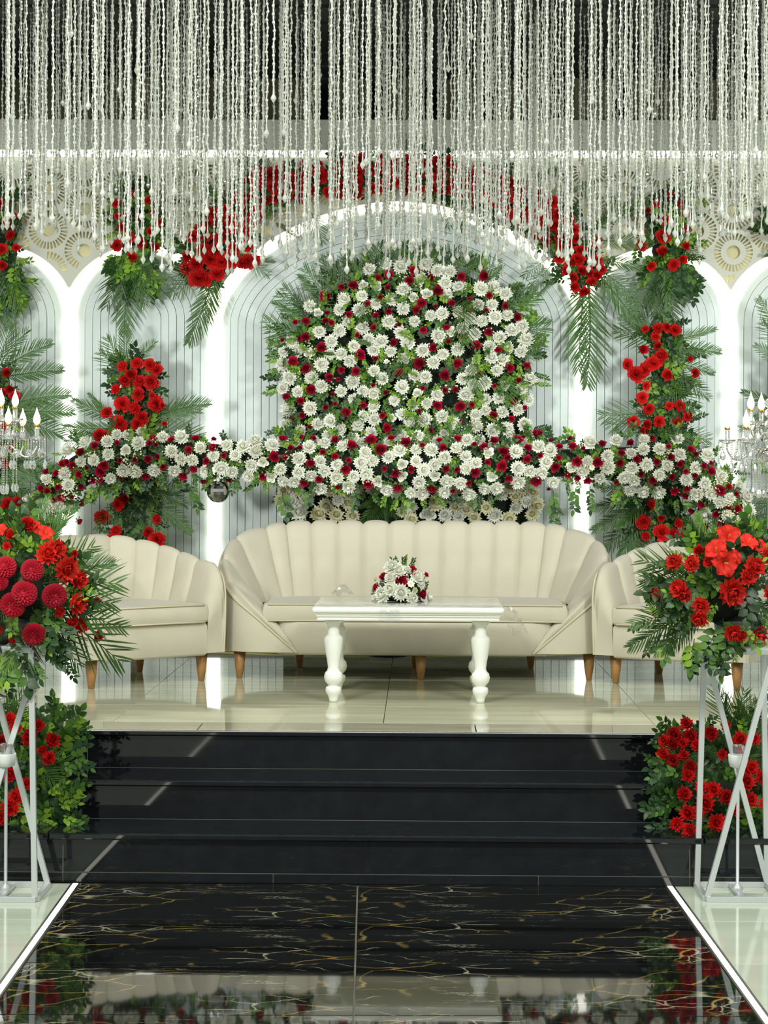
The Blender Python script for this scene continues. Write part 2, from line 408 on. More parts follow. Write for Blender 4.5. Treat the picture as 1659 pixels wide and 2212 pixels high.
# niche strips: concentric U planks
for ai, A in enumerate(archs):
    npl = 8 if ai == 2 else 6
    sp = .0465
    nichep = MB()
    out = A.curve(A.hw + .002, A.h + .002, A.n, 40, zb)
    nichep.prism(out, YW + .075, YW + .085)
    no = nichep.obj('niche_panel', M['groove'], wall, False); no.location -= wall.location
    first = .05
    edges = [0.0] + [first + i * sp for i in range(npl)]
    def inset(d, z0):
        return A.curve(A.hw - d, A.h - d * (A.h / A.hw if ai != 2 else 1.0), A.n if d < .01 else A.n, 40, z0)
    for i in range(len(edges)):
        d0 = edges[i] + (.0016 if i else 0)
        dep = YW + .035 + (.012 if i == 0 else .004 * (i % 2))
        if i == len(edges) - 1:
            g = MB(); g.prism(inset(d0, zb), dep, YW + .075)
            nm = 'field_panel'
        else:
            d1 = edges[i + 1] - .0016
            o_, n_ = inset(d0, zb), inset(d1, zb)
            g = MB(); k = len(o_)
            vs = [(x, dep, z) for x, z in o_] + [(x, dep, z) for x, z in n_] + [(x, YW + .075, z) for x, z in o_] + [(x, YW + .075, z) for x, z in n_]
            fs = []
            for j in range(k - 1):
                fs += [(j, j + 1, k + j + 1, k + j), (j, 2 * k + j, 2 * k + j + 1, j + 1), (k + j, k + j + 1, 3 * k + j + 1, 3 * k + j)]
            fs += [(0, k, 3 * k, 2 * k), (k - 1, 3 * k - 1, 4 * k - 1, 2 * k - 1)]
            g.add(vs, fs); nm = 'arch_plank'
        o = g.obj(nm, M['niche'], no, False)
        o.location -= no.location + wall.location
# light bands
names = ['arched LED band over the niche at the left edge of the wall', 'arched LED band over the narrow niche behind the red flower column left of the sofa',
         'wide arched LED band over the central niche behind the sofa', 'arched LED band over the narrow niche behind the red flower column right of the sofa', 'arched LED band over the niche at the right edge of the wall',
         'arched LED band over the outermost niche left of the picture', 'arched LED band over the outermost niche right of the picture']
for ai, A in enumerate(archs):
    lims = {0: (-167, 147.5), 1: (147.5, 462), 2: (462, 1259), 3: (1259, 1578), 4: (1578, 1892), 5: (-482, -167), 6: (1892, 2207)}[ai]; lims = [wx(q) for q in lims]
    o_, n_ = A.curve(A.ohw, A.oh, A.n, 48), A.curve(A.hw, A.h, A.n, 48)
    o_ = [(min(max(x, lims[0] + .001), lims[1] - .001), z) for x, z in o_]
    g = MB(); k = len(o_); y0, y1 = YW + .022, YW + .05
    vs = [(x, y0, z) for x, z in o_] + [(x, y1 - .012, z) for x, z in n_] + [(x, y1, z) for x, z in o_] + [(x, y1, z) for x, z in n_]
    fs = []
    for j in range(k - 1):
        fs += [(j, j + 1, k + j + 1, k + j), (2 * k + j, 3 * k + j, 3 * k + j + 1, 2 * k + j + 1), (j, 2 * k + j, 2 * k + j + 1, j + 1), (k + j, k + j + 1, 3 * k + j + 1, 3 * k + j)]
    g.add(vs, fs)
    tag(g.obj('arch_led_band', M['ledwarm'], None, True), names[ai], 'light', 'LED bands of the arches')
pl = [(147.5, 'at the left, by the candelabra'), (462, 'between left armchair and sofa'), (1259, 'between sofa and right armchair'), (1578, 'at the right, by the candelabra'), (-167, 'outside the left edge of the picture'), (1892, 'outside the right edge of the picture')]
for px, wh in pl:
    xc = wx(px); g = MB(); g.box(xc - 13.6 * UP, xc + 13.6 * UP, YW + .02, YW + .06, ZS + .085, wz(694), b=.004)
    tag(g.obj('led_pillar', M['led'], None, False), 'tall vertical white LED light pillar ' + wh, 'light', 'LED light pillars')
# wall core
g = MB(); g.box(-4.0, 4.0, YW + .086, YW + .2, ZS, wz(262)); o = g.obj('wall_core', M['panel'], wall, False); o.location -= wall.location
g = MB(); g.box(-4.0, 4.0, YW + .055, YW + .06, wz(700), wz(345)); o = g.obj('lattice_backing', M['backing'], wall, False); o.location -= wall.location
# lattice panel with rosette cut-outs (2-D curve with holes, converted to mesh)
cu = bpy.data.curves.new('lattice', 'CURVE'); cu.dimensions = '2D'; cu.fill_mode = 'BOTH'; cu.extrude = .006
def poly(pts):
    s = cu.splines.new('POLY'); s.points.add(len(pts) - 1)
    for p, q in zip(s.points, pts): p.co = (q[0], q[1], 0, 1)
    s.use_cyclic_u = True
ztop = wz(342)
outline = [(-3.9, ztop), (3.9, ztop)]
def zlow(x):                                # lower edge of the panel at x
    zz = wz(655) - .0
    best = None
    for A in archs:
        d = abs(x - A.cx) / A.ohw
        if d < 1: 
            v = A.zs + A.oh * (1 - d ** A.n) ** (1 / A.n)
            best = v if best is None else max(best, v)
    return best if best is not None else zz
xs = [3.9 - 7.8 * i / 600 for i in range(601)]
outline += [(x, zlow(x)) for x in xs]
poly(outline)
rs = 90 * UP; cx0, cz0 = wx(104, 496), wz(496, 104)
for i in range(-9, 30):
    for j in range(-3, 4):
        cx = cx0 + i * rs * .866; cz = cz0 + (j + (.5 if i % 2 else 0)) * rs
        if abs(cx) > 3.6 or cz > ztop + rs * .6: continue
        def ok(pts): return all(zlow(x) + .012 < z < ztop - .02 for x, z in pts)
        c = [(cx + 15 * UP * math.cos(t * PI / 8), cz + 15 * UP * math.sin(t * PI / 8)) for t in range(16)]
        if ok(c): poly(c)
        for k in range(30):
            th = 2 * PI * (k + .5) / 30; ca, sa = math.cos(th), math.sin(th)
            # drop outer half of slots where neighbours meet
            q = []
            for rr, hw_ in ((27, 1.5), (27, -1.5), (42, -2.6), (42, 2.6)):
                q.append((cx + UP * (rr * ca - hw_ * sa), cz + UP * (rr * sa + hw_ * ca)))
            if ok(q): poly(q)
co = bpy.data.objects.new('tmp_lattice', cu); COL.objects.link(co)
dg = bpy.context.evaluated_depsgraph_get()
me = bpy.data.meshes.new_from_object(co.evaluated_get(dg)); me.name = 'lattice_panel'
bpy.data.objects.remove(co)
me.transform(Matrix.Translation((0, YW + .008, 0)) @ Matrix.Rotation(PI / 2, 4, 'X'))
me.materials.clear(); me.materials.append(M['jaali'])
lo = bpy.data.objects.new('lattice_panel', me); COL.objects.link(lo); lo.parent = wall; lo.location = -wall.location
# cove light + fascia
g = MB(); g.box(-4.0, 4.0, YW - .02, YW + .01, wz(340), wz(327), b=.003)
tag(g.obj('cove_led_strip', M['led'], None, False), 'long horizontal LED strip under the pale fascia above the arches', 'light')
g = MB(); g.box(-4.0, 4.0, YW - .06, YW + .086, wz(327), wz(262), b=.004); o = g.obj('trim_1', M['fascia'], None, False); o['kind'] = 'structure'
g = MB(); g.box(-4.0, 4.0, YW + .0, YW + .086, wz(342), wz(339.5)); o = g.obj('trim_2', M['fascia'], None, False); o['kind'] = 'structure'
g = MB(); g.box(-4.0, 4.0, YW - .0, YW + .085, ZS, ZS + .085, b=.003); o = g.obj('baseboard_back', M['baseb'], None, False); o['kind'] = 'structure'
# dark upper part: curtains and ceiling
ZC = 3.92
g = MB()
for i in range(26):
    y = 8.35 + i * .2; g.box(-4.4, 4.4, y, y + .185, ZC + (.012 if i % 2 else 0), ZC + .06)
ce = g.obj('ceiling', M['ceil'], None, False); ce['kind'] = 'structure'
g = MB(); g.box(-4.4, 4.4, 13.3, 13.4, 3.0, ZC + .1); o = g.obj('wall_rear', M['ceil'], None, False); o['kind'] = 'structure'
spans = [(-20, 165, 152), (175, 196, 158), (213, 330, 172), (345, 520, 176), (560, 690, 172), (715, 800, 190), (840, 905, 180), (960, 1040, 182), (1080, 1190, 172), (1225, 1330, 166), (1350, 1500, 160), (1512, 1700, 146)]
for i, (p0, p1, yt) in enumerate(spans):
    YC = 12.7
    x0, x1 = at(p0, 200, YC).x, at(p1, 200, YC).x; z1 = ZC - .002; z0 = 3.1
    n = max(8, int((x1 - x0) / .012)); rows = []
    for zz in (z1, z1 - .05, (z0 + z1) / 2, z0):
        rows.append([(x0 + (x1 - x0) * k / n, YC + .022 * math.sin(k * 1.1) + .01 * math.sin(k * .37 + i), zz) for k in range(n + 1)])
    g = MB(); g.grid(rows)
    g.grid([[(x, y + .006, z) for x, y, z in r] for r in rows])
    tag(g.obj('backdrop_curtain', M['curtain']), 'taupe gathered curtain under the black ceiling, %s from the left behind crystal strands' % ('first second third fourth fifth sixth seventh eighth ninth tenth eleventh twelfth'.split()[i]), 'curtain', 'taupe curtains above the wall')

# ------------------------------------------------------------------ flower meshes (face +Z, radius ~1)
def petal(mb, az, el, L, wd, r0=.05, z0=0, curl=.0, cup=.15, tip=.35, mi=0, rows=3, jag=0):
    ca, sa = math.cos(az), math.sin(az)
    vs = []
    for i in range(rows + 1):
        t = i / rows
        e = el + curl * t
        rad = r0 + L * t * math.cos(e); z = z0 + L * t * math.sin(e)
        w_ = wd * (math.sin(PI * min(t * .75 + .12, 1)) if i < rows else tip)
        for s in (-1, 0, 1):
            zz = z + (cup * w_ if s else 0) + (jag * random.uniform(-1, 1) if i == rows else 0)
            rr = rad + (jag * random.uniform(-1, 1) if i == rows else 0) + (L * .06 if (s == 0 and i == rows) else 0)
            vs.append((rr * ca - s * w_ * sa, rr * sa + s * w_ * ca, zz))
    fs = []
    for i in range(rows):
        for j in range(2): a = i * 3 + j; fs.append((a, a + 1, a + 4, a + 3))
    mb.add(vs, fs, mi)
def dome(mb, r, z, n=8, h=.5, mi=0):
    mb.lathe([(r, z), (r * .8, z + h * r * .6), (r * .4, z + h * r), (.01, z + h * r * 1.05)], n=n, mi=mi)
def chrysanthemum(seed, mats, layers=((17, .05, 1.0), (16, .32, .95), (14, .6, .86), (12, .88, .74), (9, 1.12, .62), (6, 1.4, .52)), wd=.19, curl=.25, zoff=0):
    random.seed(seed); mb = MB()
    for k, (n, el, L) in enumerate(layers):
        for i in range(n):
            petal(mb, 2 * PI * i / n + k * .37 + random.uniform(-.08, .08), el + random.uniform(-.12, .12), L * random.uniform(.86, 1.06), wd * random.uniform(.85, 1.15), .06, -.1 + k * .05 + zoff, curl * (1 + k * .55), .25, wd * .45, 0, 3)
    dome(mb, .36, -.12, 8, .7, 1 if len(mats) > 1 else 0)
    return mb.mesh('chrysanthemum', mats, True)
def rose(seed, mats, openness=1.0):
    random.seed(seed); mb = MB()
    ga = 2.39996
    n = 19
    for i in range(n):
        rk = random.uniform(.86, 1.12)
        t = i / (n - 1)                       # 0 inner .. 1 outer
        az = i * ga; r = .1 + .62 * t * openness; half = .55 + .45 * t
        hgt = .75 - .25 * t; lean = -.25 + .75 * t
        vs = []
        for a in range(4):
            q = a / 3
            for s in range(5):
                ss = (s - 2) / 2
                ang = az + ss * (1.1 - .5 * t)
                rr = rk * r * (.45 + .55 * q ** .6) * (1 - .16 * t * q * ss * ss) + (.3 * t * q * q) * (1 - .6 * abs(ss)) + .03 * random.uniform(-1, 1) * q
                z = -.35 + (hgt + .35) * q * (1 - .16 * ss * ss) - (.26 * t * q ** 3) 
                vs.append((rr * math.cos(ang), rr * math.sin(ang), z - .15))
        fs = [(a * 5 + s, a * 5 + s + 1, a * 5 + s + 6, a * 5 + s + 5) for a in range(3) for s in range(4)]
        mb.add(vs, fs, 0)
    dome(mb, .3, -.45, 8, .9, 0)
    for k in range(5): petal(mb, k * 1.256 + .3, -.15, .75, .16, .3, -.5, -.2, .1, .03, 1, 2)
    return mb.mesh('rose', mats, True)
def carnation(seed, mats):
    random.seed(seed); mb = MB()
    for k, (n, el, L) in enumerate(((9, .05, 1.0), (9, .4, .95), (8, .75, .85), (7, 1.05, .75), (5, 1.35, .7))):
        for i in range(n):
            az = 2 * PI * i / n + k * .5 + random.uniform(-.15, .15); e = el + random.uniform(-.15, .15); LL = L * random.uniform(.74, 1.16)
            vs = []
            m_ = 7
            for a in range(3):
                q = a / 2
                for s in range(m_):
                    ss = (s / (m_ - 1) * 2 - 1); hw = (.08 + .36 * q)
                    ruf = (.17 if s % 2 else -.14) * q * q * random.uniform(.6, 1.3)
                    rad = .05 + LL * q * math.cos(e) * (1 - .12 * ss * ss) + ruf * .5; z = -.15 + LL * q * math.sin(e) + ruf + k * .03
                    vs.append((rad * math.cos(az) - ss * hw * math.sin(az), rad * math.sin(az) + ss * hw * math.cos(az), z))
            mb.add(vs, [(a * m_ + s, a * m_ + s + 1, a * m_ + m_ + s + 1, a * m_ + m_ + s) for a in range(2) for s in range(m_ - 1)], 0)
    dome(mb, .3, -.3, 8, .9, 0)
    return mb.mesh('carnation', mats, True)
def dahlia(seed, mats):
    random.seed(seed); mb = MB()
    n = 120
    for i in range(n):                       # ball of short cupped petals
        t = i / (n - 1); pol = .08 + 1.75 * t ** .62; az = i * 2.39996
        nx = Vector((math.sin(pol) * math.cos(az), math.sin(pol) * math.sin(az), math.cos(pol)))
        tdir = Vector((math.cos(pol) * math.cos(az), math.cos(pol) * math.sin(az), -math.sin(pol)))
        sd = nx.cross(tdir); sz = .14 + .13 * t
        d = (nx * .75 + tdir * .45).normalized(); b = nx * .62
        vs = []
        for q, w_ in ((0, .5), (.55, 1.0), (1, .45)):
            for s in (-1, 0, 1): vs.append(b + d * (.36 * q) + sd * (s * w_ * sz * .75) + tdir * (-.09 * abs(s) * w_) )
        mb.add([Vector((v.x, v.y, v.z * .75 - .1)) for v in vs], [(0, 1, 4, 3), (1, 2, 5, 4), (3, 4, 7, 6), (4, 5, 8, 7)], 0)
    dome(mb, .6, -.25, 10, 1.1, 0)
    return mb.mesh('dahlia', mats, True)
def amaryllis(seed, mats):
    random.seed(seed); mb = MB()
    for k in range(6):
        az = k * PI / 3 + (.0 if k % 2 else .12); vs = []; L = 1.1 if k % 2 else 1.0
        for a in range(6):
            q = a / 5; e = 1.15 - 1.25 * q; rad = .06 + L * (q * math.cos(.55 - .5 * q)) ; z = -.25 + .75 * math.sin(q * 1.9) - .25 * q ** 3
            hw = .52 * math.sin(PI * (.1 + .82 * q)) ** .8 if a < 5 else .08
            for s in range(5):
                ss = (s - 2) / 2
                vs.append((rad * math.cos(az) - ss * hw * math.sin(az), rad * math.sin(az) + ss * hw * math.cos(az), z + .26 * (1 - ss * ss) * -q + random.uniform(-.02, .02)))
        mb.add(vs, [(a * 5 + s, a * 5 + s + 1, a * 5 + s + 6, a * 5 + s + 5) for a in range(5) for s in range(4)], 0)
    for k in range(4): mb.tube([(0, 0, -.2), (.08 * math.cos(k * 1.6), .08 * math.sin(k * 1.6), .7)], .02, 4, 1)
    return mb.mesh('amaryllis', mats, True)
def daisy(seed, mats):
    random.seed(seed); mb = MB()
    for i in range(8): petal(mb, i * PI / 4, .15, .8, .26, .12, 0, .1, .1, .12, 0, 3)
    dome(mb, .26, .0, 8, .6, 1)
    return mb.mesh('daisy', mats, True)
FL = {
 'white_chrysanthemum': [chrysanthemum(s, [M['white'], M['white']]) for s in (1, 2, 3)],
 'cream_chrysanthemum': [chrysanthemum(s, [M['creamp'], M['yellow']], ((16, .05, 1.0), (15, .35, .95), (13, .7, .85), (10, 1.0, .7), (6, 1.3, .5))) for s in (4, 5)],
 'white_rose': [rose(s, [M['white'], M['lgreen']]) for s in (6, 7)],
 'crimson_rose': [rose(s, [M['crimson'], M['mgreen']]) for s in (8, 9, 10)],
 'red_rose': [rose(s, [M['red'], M['mgreen']]) for s in (11, 12)],
 'red_carnation': [carnation(s, [M['red']]) for s in (13, 14, 15)],
 'scarlet_chrysanthemum': [chrysanthemum(s, [M['orange'], M['orange']], ((13, .05, 1.0), (12, .38, .92), (10, .75, .78), (7, 1.05, .6), (5, 1.3, .45)), .2) for s in (16, 17)],
 'red_chrysanthemum': [chrysanthemum(s, [M['red'], M['red']], ((13, .05, 1.0), (12, .38, .92), (10, .75, .78), (7, 1.05, .6), (5, 1.3, .45)), .2) for s in (26, 27)],
 'dark_red_dahlia': [dahlia(s, [M['dark']]) for s in (18, 19)],
 'scarlet_amaryllis': [amaryllis(s, [M['orange'], M['yellow']]) for s in (20, 21)],
 'white_daisy': [daisy(22, [M['white'], M['yellow']])],
}
# leaf sprigs (along +Y, unit length) as vertex lists so that they can be joined or instanced
def leaf(mb, base, d, nrm, L, wd, mi, fold=.15):
    d = Vector(d).normalized(); nrm = Vector(nrm); s = d.cross(nrm)
    if s.length < 1e-4: s = d.orthogonal()
    s.normalize(); n = s.cross(d).normalized(); b = Vector(base)
    pr = ((0, .06), (.3, 1), (.65, .85), (1, .03)); vs = []
    for t, w_ in pr:
        c = b + d * (L * t) - n * (L * .18 * t * t)
        vs += [c - s * (wd * w_) + n * fold * wd * w_, c, c + s * (wd * w_) + n * fold * wd * w_]
    mb.add(vs, [(i * 3 + j, i * 3 + j + 1, i * 3 + j + 4, i * 3 + j + 3) for i in range(3) for j in (0, 1)], mi)
def sprig_mb(seed, n=9, L=.34, wd=.12, mis=(0, 1)):
    random.seed(seed); mb = MB()
    pts = [(0, 0, 0), (.03, .35, .06), (-.02, .7, .08), (.02, 1, .03)]
    mb.tube(pts, [.016, .013, .01, .005], 4, 1)
    for i in range(n):
        t = .15 + .85 * i / (n - 1); s = 1 if i % 2 else -1
        p = cr_at([Vector(q) for q in pts], min(t * 3, 2.999))
        d = (s * random.uniform(.6, 1.1), random.uniform(.4, .9), random.uniform(-.1, .35)) if i < n - 1 else (0, 1, .1)
        leaf(mb, p, d, (random.uniform(-.3, .3), random.uniform(-.2, .2), 1), L * random.uniform(.8, 1.15), wd * random.uniform(.85, 1.1), random.choice(mis))
    return mb
SPRIG = [sprig_mb(31, 10, .34, .10), sprig_mb(32, 12, .26, .075), sprig_mb(33, 8, .4, .125)]
SPM = {'light': [s.mesh('leaf_sprig', [M['lgreen'], M['mgreen']], True) for s in SPRIG],
       'mid': [s.mesh('leaf_sprig', [M['mgreen'], M['dgreen']], True) for s in SPRIG],
       'dark': [s.mesh('leaf_sprig', [M['dgreen'], M['dgreen']], True) for s in SPRIG]}
def frond_mb(seed, n=24, Lm=.31, fwd=.75, droop=.12, wd=.0105, bend=.12):
    random.seed(seed); mb = MB()
    pts = [Vector((bend * t * t * .6, t, .10 * math.sin(t * 2.2) - droop * t * t)) for t in [i / 6 for i in range(7)]]
    mb.tube(pts, [.013, .012, .010, .009, .007, .005, .003], 4, 0)
    for i in range(n):
        t = .1 + .9 * i / (n - 1)
        p = cr_at(pts, min(t * 6, 5.999))
        prof = (math.sin(PI * (.18 + .74 * t)) ** .8)
        for s in (-1, 1):
            a = fwd + .35 * t + random.uniform(-.1, .1); LL = Lm * prof * random.uniform(.82, 1.08)
            d = Vector((s * math.cos(a), math.sin(a), random.uniform(-.02, .22))).normalized()
            sd = d.cross(Vector((0, 0, 1))).normalized(); vs = []
            for q, w_ in ((0, .45), (.35, 1), (.75, .7), (1, .04)):
                c = p + d * (LL * q) + Vector((0, 0, -LL * .22 * q * q))
                vs += [c - sd * wd * w_, c + sd * wd * w_]
            mb.add(vs, [(0, 1, 3, 2), (2, 3, 5, 4), (4, 5, 7, 6)], 0)
    return mb
_fr = [frond_mb(41), frond_mb(42, 20, .38, .7, .2), frond_mb(43, 26, .30, .95, .1, .009), frond_mb(44, 12, .55, .8, .1, .012)]
FRM = [f.mesh('palm_frond', [M['palm']], True) for f in _fr] + [f.mesh('palm_frond', [M['palml']], True) for f in _fr[:2]]
random.seed(99)
def face_q(n, spin=None):
    n = Vector(n).normalized()
    return Vector((0, 0, 1)).rotation_difference(n) @ Quaternion((0, 0, 1), random.uniform(0, 6.28) if spin is None else spin)
def dir_q(d, zdir):
    y = Vector(d).normalized(); z = Vector(zdir); z = (z - y * z.dot(y)).normalized(); x = y.cross(z)
    return Matrix((x, y, z)).transposed().to_quaternion()
class Arr:
    """one flower arrangement: an Empty; every flower and frond is a part"""
    def __init__(s, name, label, cat, loc, group=None):
        s.o = thing(name, label, cat, loc, 0, group); s.loc = Vector(loc); s.n = {}; s.pts = []; s.fol = MB()
    def flower(s, kind, x, y, rpx, Y, nrm=None, sq=1.0, jit=.3):
        p = at(x, y, Y); r = rpx * Y / F
        n = Vector(nrm) if nrm is not None else Vector((0, -1, .15))
        n = n.normalized() + Vector((random.uniform(-jit, jit), 0, random.uniform(-jit, jit)))
        c = s.n.get(kind, 0); s.n[kind] = c + 1
        s.pts.append((x, y, rpx))
        me = random.choice(FL[kind])
        if c >= 298: kind = kind + '_bloom'
        return put(kind, me, p - s.loc, face_q(n), r * sq, s.o)
    def frond(s, bx, by, tx, ty, Y, v=None, Yt=None, face=None):
        a, b = at(bx, by, Y), at(tx, ty, Y if Yt is None else Yt)
        d = b - a
        z = Vector(face) if face else Vector((random.uniform(-.35, .35), -1, random.uniform(-.1, .4)))
        return put('palm_frond', FRM[v if v is not None else random.randrange(len(FRM))], a - s.loc, dir_q(d, z), d.length, s.o)
    def sprig(s, x, y, Y, L, ang=None, tone=None, joined=True, out=.3):
        p = at(x, y, Y); ang = random.uniform(0, 2 * PI) if ang is None else ang
        d = Vector((math.cos(ang), -out * random.uniform(.1, 1.0), math.sin(ang)))
        q = dir_q(d, (random.uniform(-.4, .4), -1, random.uniform(0, .7)))
        if not joined:
            return put('leaf_sprig', random.choice(SPM[tone or random.choice(('light', 'mid', 'mid'))]), p - s.loc, q, L, s.o)
        sp = random.choice(SPRIG); mx = q.to_matrix(); tn = {'light': 0, 'mid': 1, 'dark': 2}[tone] if tone else random.choice((0, 1, 1, 2))
        s.fol.add([mx @ (Vector(v) * L) + p for v in sp.v], [], 0)
        o = len(s.fol.v) - len(sp.v)
        for f, m_ in zip(sp.f, sp.m): s.fol.f.append(tuple(i + o for i in f)); s.fol.m.append(min(2, tn + (m_ if random.random() < .8 else 0)))
    def done(s, name='foliage'):
        if s.fol.f:
            o = s.fol.obj(name, [M['lgreen'], M['mgreen'], M['dgreen']], s.o, True, kind='stuff'); o.location -= s.loc
    def part(s, mb, name, m, smooth=True, **k):
        o = mb.obj(name, m, s.o, smooth, **k); o.location -= s.loc; return o
    def free(s, x, y, r, f): return all((x - a) ** 2 + (y - b) ** 2 > ((r + c) * f) ** 2 for a, b, c in s.pts)

def blob(mb, c, rx, ry, rz, n=14, k=8, rough=.12):
    rows = []
    for i in range(k + 1):
        ph = PI * i / k; rows.append([(c[0] + rx * math.sin(ph) * math.cos(2 * PI * j / n) * (1 + random.uniform(-rough, rough)), c[1] + ry * math.sin(ph) * math.sin(2 * PI * j / n) * (1 + random.uniform(-rough, rough)), c[2] + rz * math.cos(ph)) for j in range(n)])
    mb.grid(rows, 0, True)

# ------------------------------------------------------------------ upholstered tubs (sofa and armchairs)
def tub(root, rim, base, inner, seams, zb, body, bulge=.022, lat=.05, first_bulge=None):
    """rim/base/inner: left-half control points ordered front -> middle of the back; mirrored here"""
    def full(P): 
        P = [Vector(p) for p in P]
        return P + [Vector((-p.x, p.y, p.z)) for p in P[-2::-1]]
    Rm, Bs, In = full(rim), full(base), full(inner)
    n = len(rim) - 1
    def sect(u):
        R, B, I = cr_at(Rm, u), cr_at(Bs, u), cr_at(In, u)
        out = Vector((B.x - I.x, B.y - I.y, 0))
        c = Vector((R.x - I.x, R.y - I.y, 0))
        out = c.normalized() if c.length > 1e-3 else (out.normalized() if out.length > 1e-3 else Vector((0, 1, 0)))
        w = min(1, min(u, 2 * n - u) / 2.2) ** .8
        mid = I.lerp(R, .55) - out * (.02 * w)
        return R, B, I, out, w, [I, mid, R - out * lat * w - Vector((0, 0, .012 * w)), R - out * lat * .5 * w + Vector((0, 0, .006 * w)), R - Vector((0, 0, .014 * w))]
    sm = list(seams); sm = sm + [2 * n - s for s in sm[::-1] if abs(s - n) > 1e-6] 
    for a, b in zip(sm[:-1], sm[1:]):
        rows = []
        S, T = 10, 14
        for si in range(S + 1):
            s = si / S; u = min(max(a + (b - a) * s, 1e-4), 2 * n - 1e-4)
            R, B, I, out, w, P = sect(u)
            R2, _, _, _, _, P2 = sect(min(u + .02, 2 * n - 1e-4))
            row = []
            bl = bulge * (max(0, 1 - (2 * s - 1) ** 2) ** .5) * (.25 + .75 * w)
            for ti in range(T + 1):
                t = ti / T * 4
                p = cr_at(P, min(t, 3.9999)); p2 = cr_at(P, min(t + .02, 4 - 1e-5)) if t < 3.95 else p
                tv = (p2 - p) if (p2 - p).length > 1e-7 else (p - cr_at(P, 3.9))
                q2 = cr_at(P2, min(t, 3.9999)); uv = q2 - p
                nn = uv.cross(tv)
                nn = nn.normalized() if nn.length > 1e-9 else -out
                if nn.dot(-out + Vector((0, 0, .6))) < 0: nn = -nn
                k = 1 if t < 3 else max(.0, 1 - (t - 3) * .9)
                row.append(p + nn * (bl * k * min(1, .35 + t)))
            rows.append(row)
        g = MB(); g.grid(rows); g.obj('back_channel', M['velvet'], root)
    # outer shell
    rows = []
    for i in range(8 * n + 1):
        u = min(i / 4, 2 * n - 1e-4)
        R, B, I, out, w, P = sect(u); e = P[-1]; row = []
        for j in range(7):
            t = j / 6; p = e.lerp(B, t) + out * (.012 * w * math.sin(PI * t)); row.append(p)
        rows.append(row)
    g = MB(); g.grid(rows); g.obj('outer_shell', M['velvet'], root)
    g = MB(); g.tube([sect(min(i / 4, 2 * n - 1e-4))[5][-1] + Vector((0, -.002, 0)) for i in range(8 * n + 1)], .0055, 6)
    g.obj('piping', M['pipe'], root)
    # body below the seat, follows the base outline
    g = MB(); ol = []
    for i in range(6 * n + 1):
        u = min(i / 3, 2 * n - 1e-4); e = min(u, 2 * n - u); w = 1.0 if e < 2.5 else max(.12, 1 - (e - 2.5) * .4)
        q = cr_at(Bs, u).lerp(cr_at(In, u), w); ol.append(q)
    z0, z1, ins = body
    cx = Vector((0, sum(p.y for p in ol) / len(ol), 0))
    def ring(z, k): return [Vector((p.x * (1 - k * .6), p.y + (k if p.y < .02 else -k) * .25, z)) for p in ol]
    rr = [ring(z0 - .012, .05), ring(z0, ins), ring(z1 - .012, ins), ring(z1, ins + .02)]
    g.grid(rr, 0, True); m_ = len(ol)
    g.add(rr[0], [tuple(range(m_))]); g.add(rr[-1], [tuple(range(m_))[::-1]])
    autosmooth(g.obj('seat_base', M['velvet'], root, True, fixn=True), 50)
def cushion(root, x0, x1, y0, y1, z0, z1, puff=.012):
    bm = bmesh.new(); bmesh.ops.create_cube(bm, size=1)
    for v in bm.verts: v.co = Vector(((x0 + x1) / 2 + v.co.x * (x1 - x0), (y0 + y1) / 2 + v.co.y * (y1 - y0), (z0 + z1) / 2 + v.co.z * (z1 - z0)))
    bmesh.ops.subdivide_edges(bm, edges=bm.edges[:], cuts=9, use_grid_fill=True)
    for v in bm.verts:
        a, b, c = [min(1, max(0, q)) for q in ((v.co.x - x0) / (x1 - x0), (v.co.y - y0) / (y1 - y0), (v.co.z - z0) / (z1 - z0))]
        k = (16 * a * (1 - a) * b * (1 - b)) ** .35
        v.co.z += (puff * k) * (1 if c > .5 else -.3) * (abs(c - .5) * 2)
        v.co.y -= .012 * math.sin(PI * c) * (1 - b) * (4 * a * (1 - a)) ** .3
        v.co.x += (a - .5) * .02 * math.sin(PI * c)
    g = MB(); bm.verts.index_update(); g.add([v.co for v in bm.verts], [[v.index for v in f.verts] for f in bm.faces]); bm.free()
    o = g.obj('seat_cushion', M['velvet'], root)
    bv = o.modifiers.new('b', 'BEVEL'); bv.width = .014; bv.segments = 3; bv.limit_method = 'ANGLE'; bv.angle_limit = 1.0
    for z in (z1 - .002, z0 + .004):
        g = MB(); g.tube([(x0 - .001, y1 * .5, z), (x0 - .001, y0 + .03, z), (x0 + .02, y0 - .003, z), ((x0 + x1) / 2, y0 - .006, z + .002), (x1 - .02, y0 - .003, z), (x1 + .001, y0 + .03, z), (x1 + .001, y1 * .5, z)], .0045, 6)
        g.obj('cushion_piping', M['pipe'], root)
def tleg(root, x, y, top, r0=.03, r1=.014, lean=(0, 0)):
    g = MB(); rows = []
    for z, r in ((top + .01, r0), (top * .5, (r0 + r1) / 2 + .001), (.003, r1), (0, r1 - .002)):
        t = 1 - z / (top + .01); rows.append([(x + lean[0] * t + r * math.cos(k * PI / 6), y + lean[1] * t + r * math.sin(k * PI / 6), z) for k in range(12)])
    g.grid(rows, 0, True); g.add(rows[0], [tuple(range(12))]); g.add(rows[-1], [tuple(range(12))[::-1]])
    g.obj('leg', M['wood'], root, True, fixn=True)

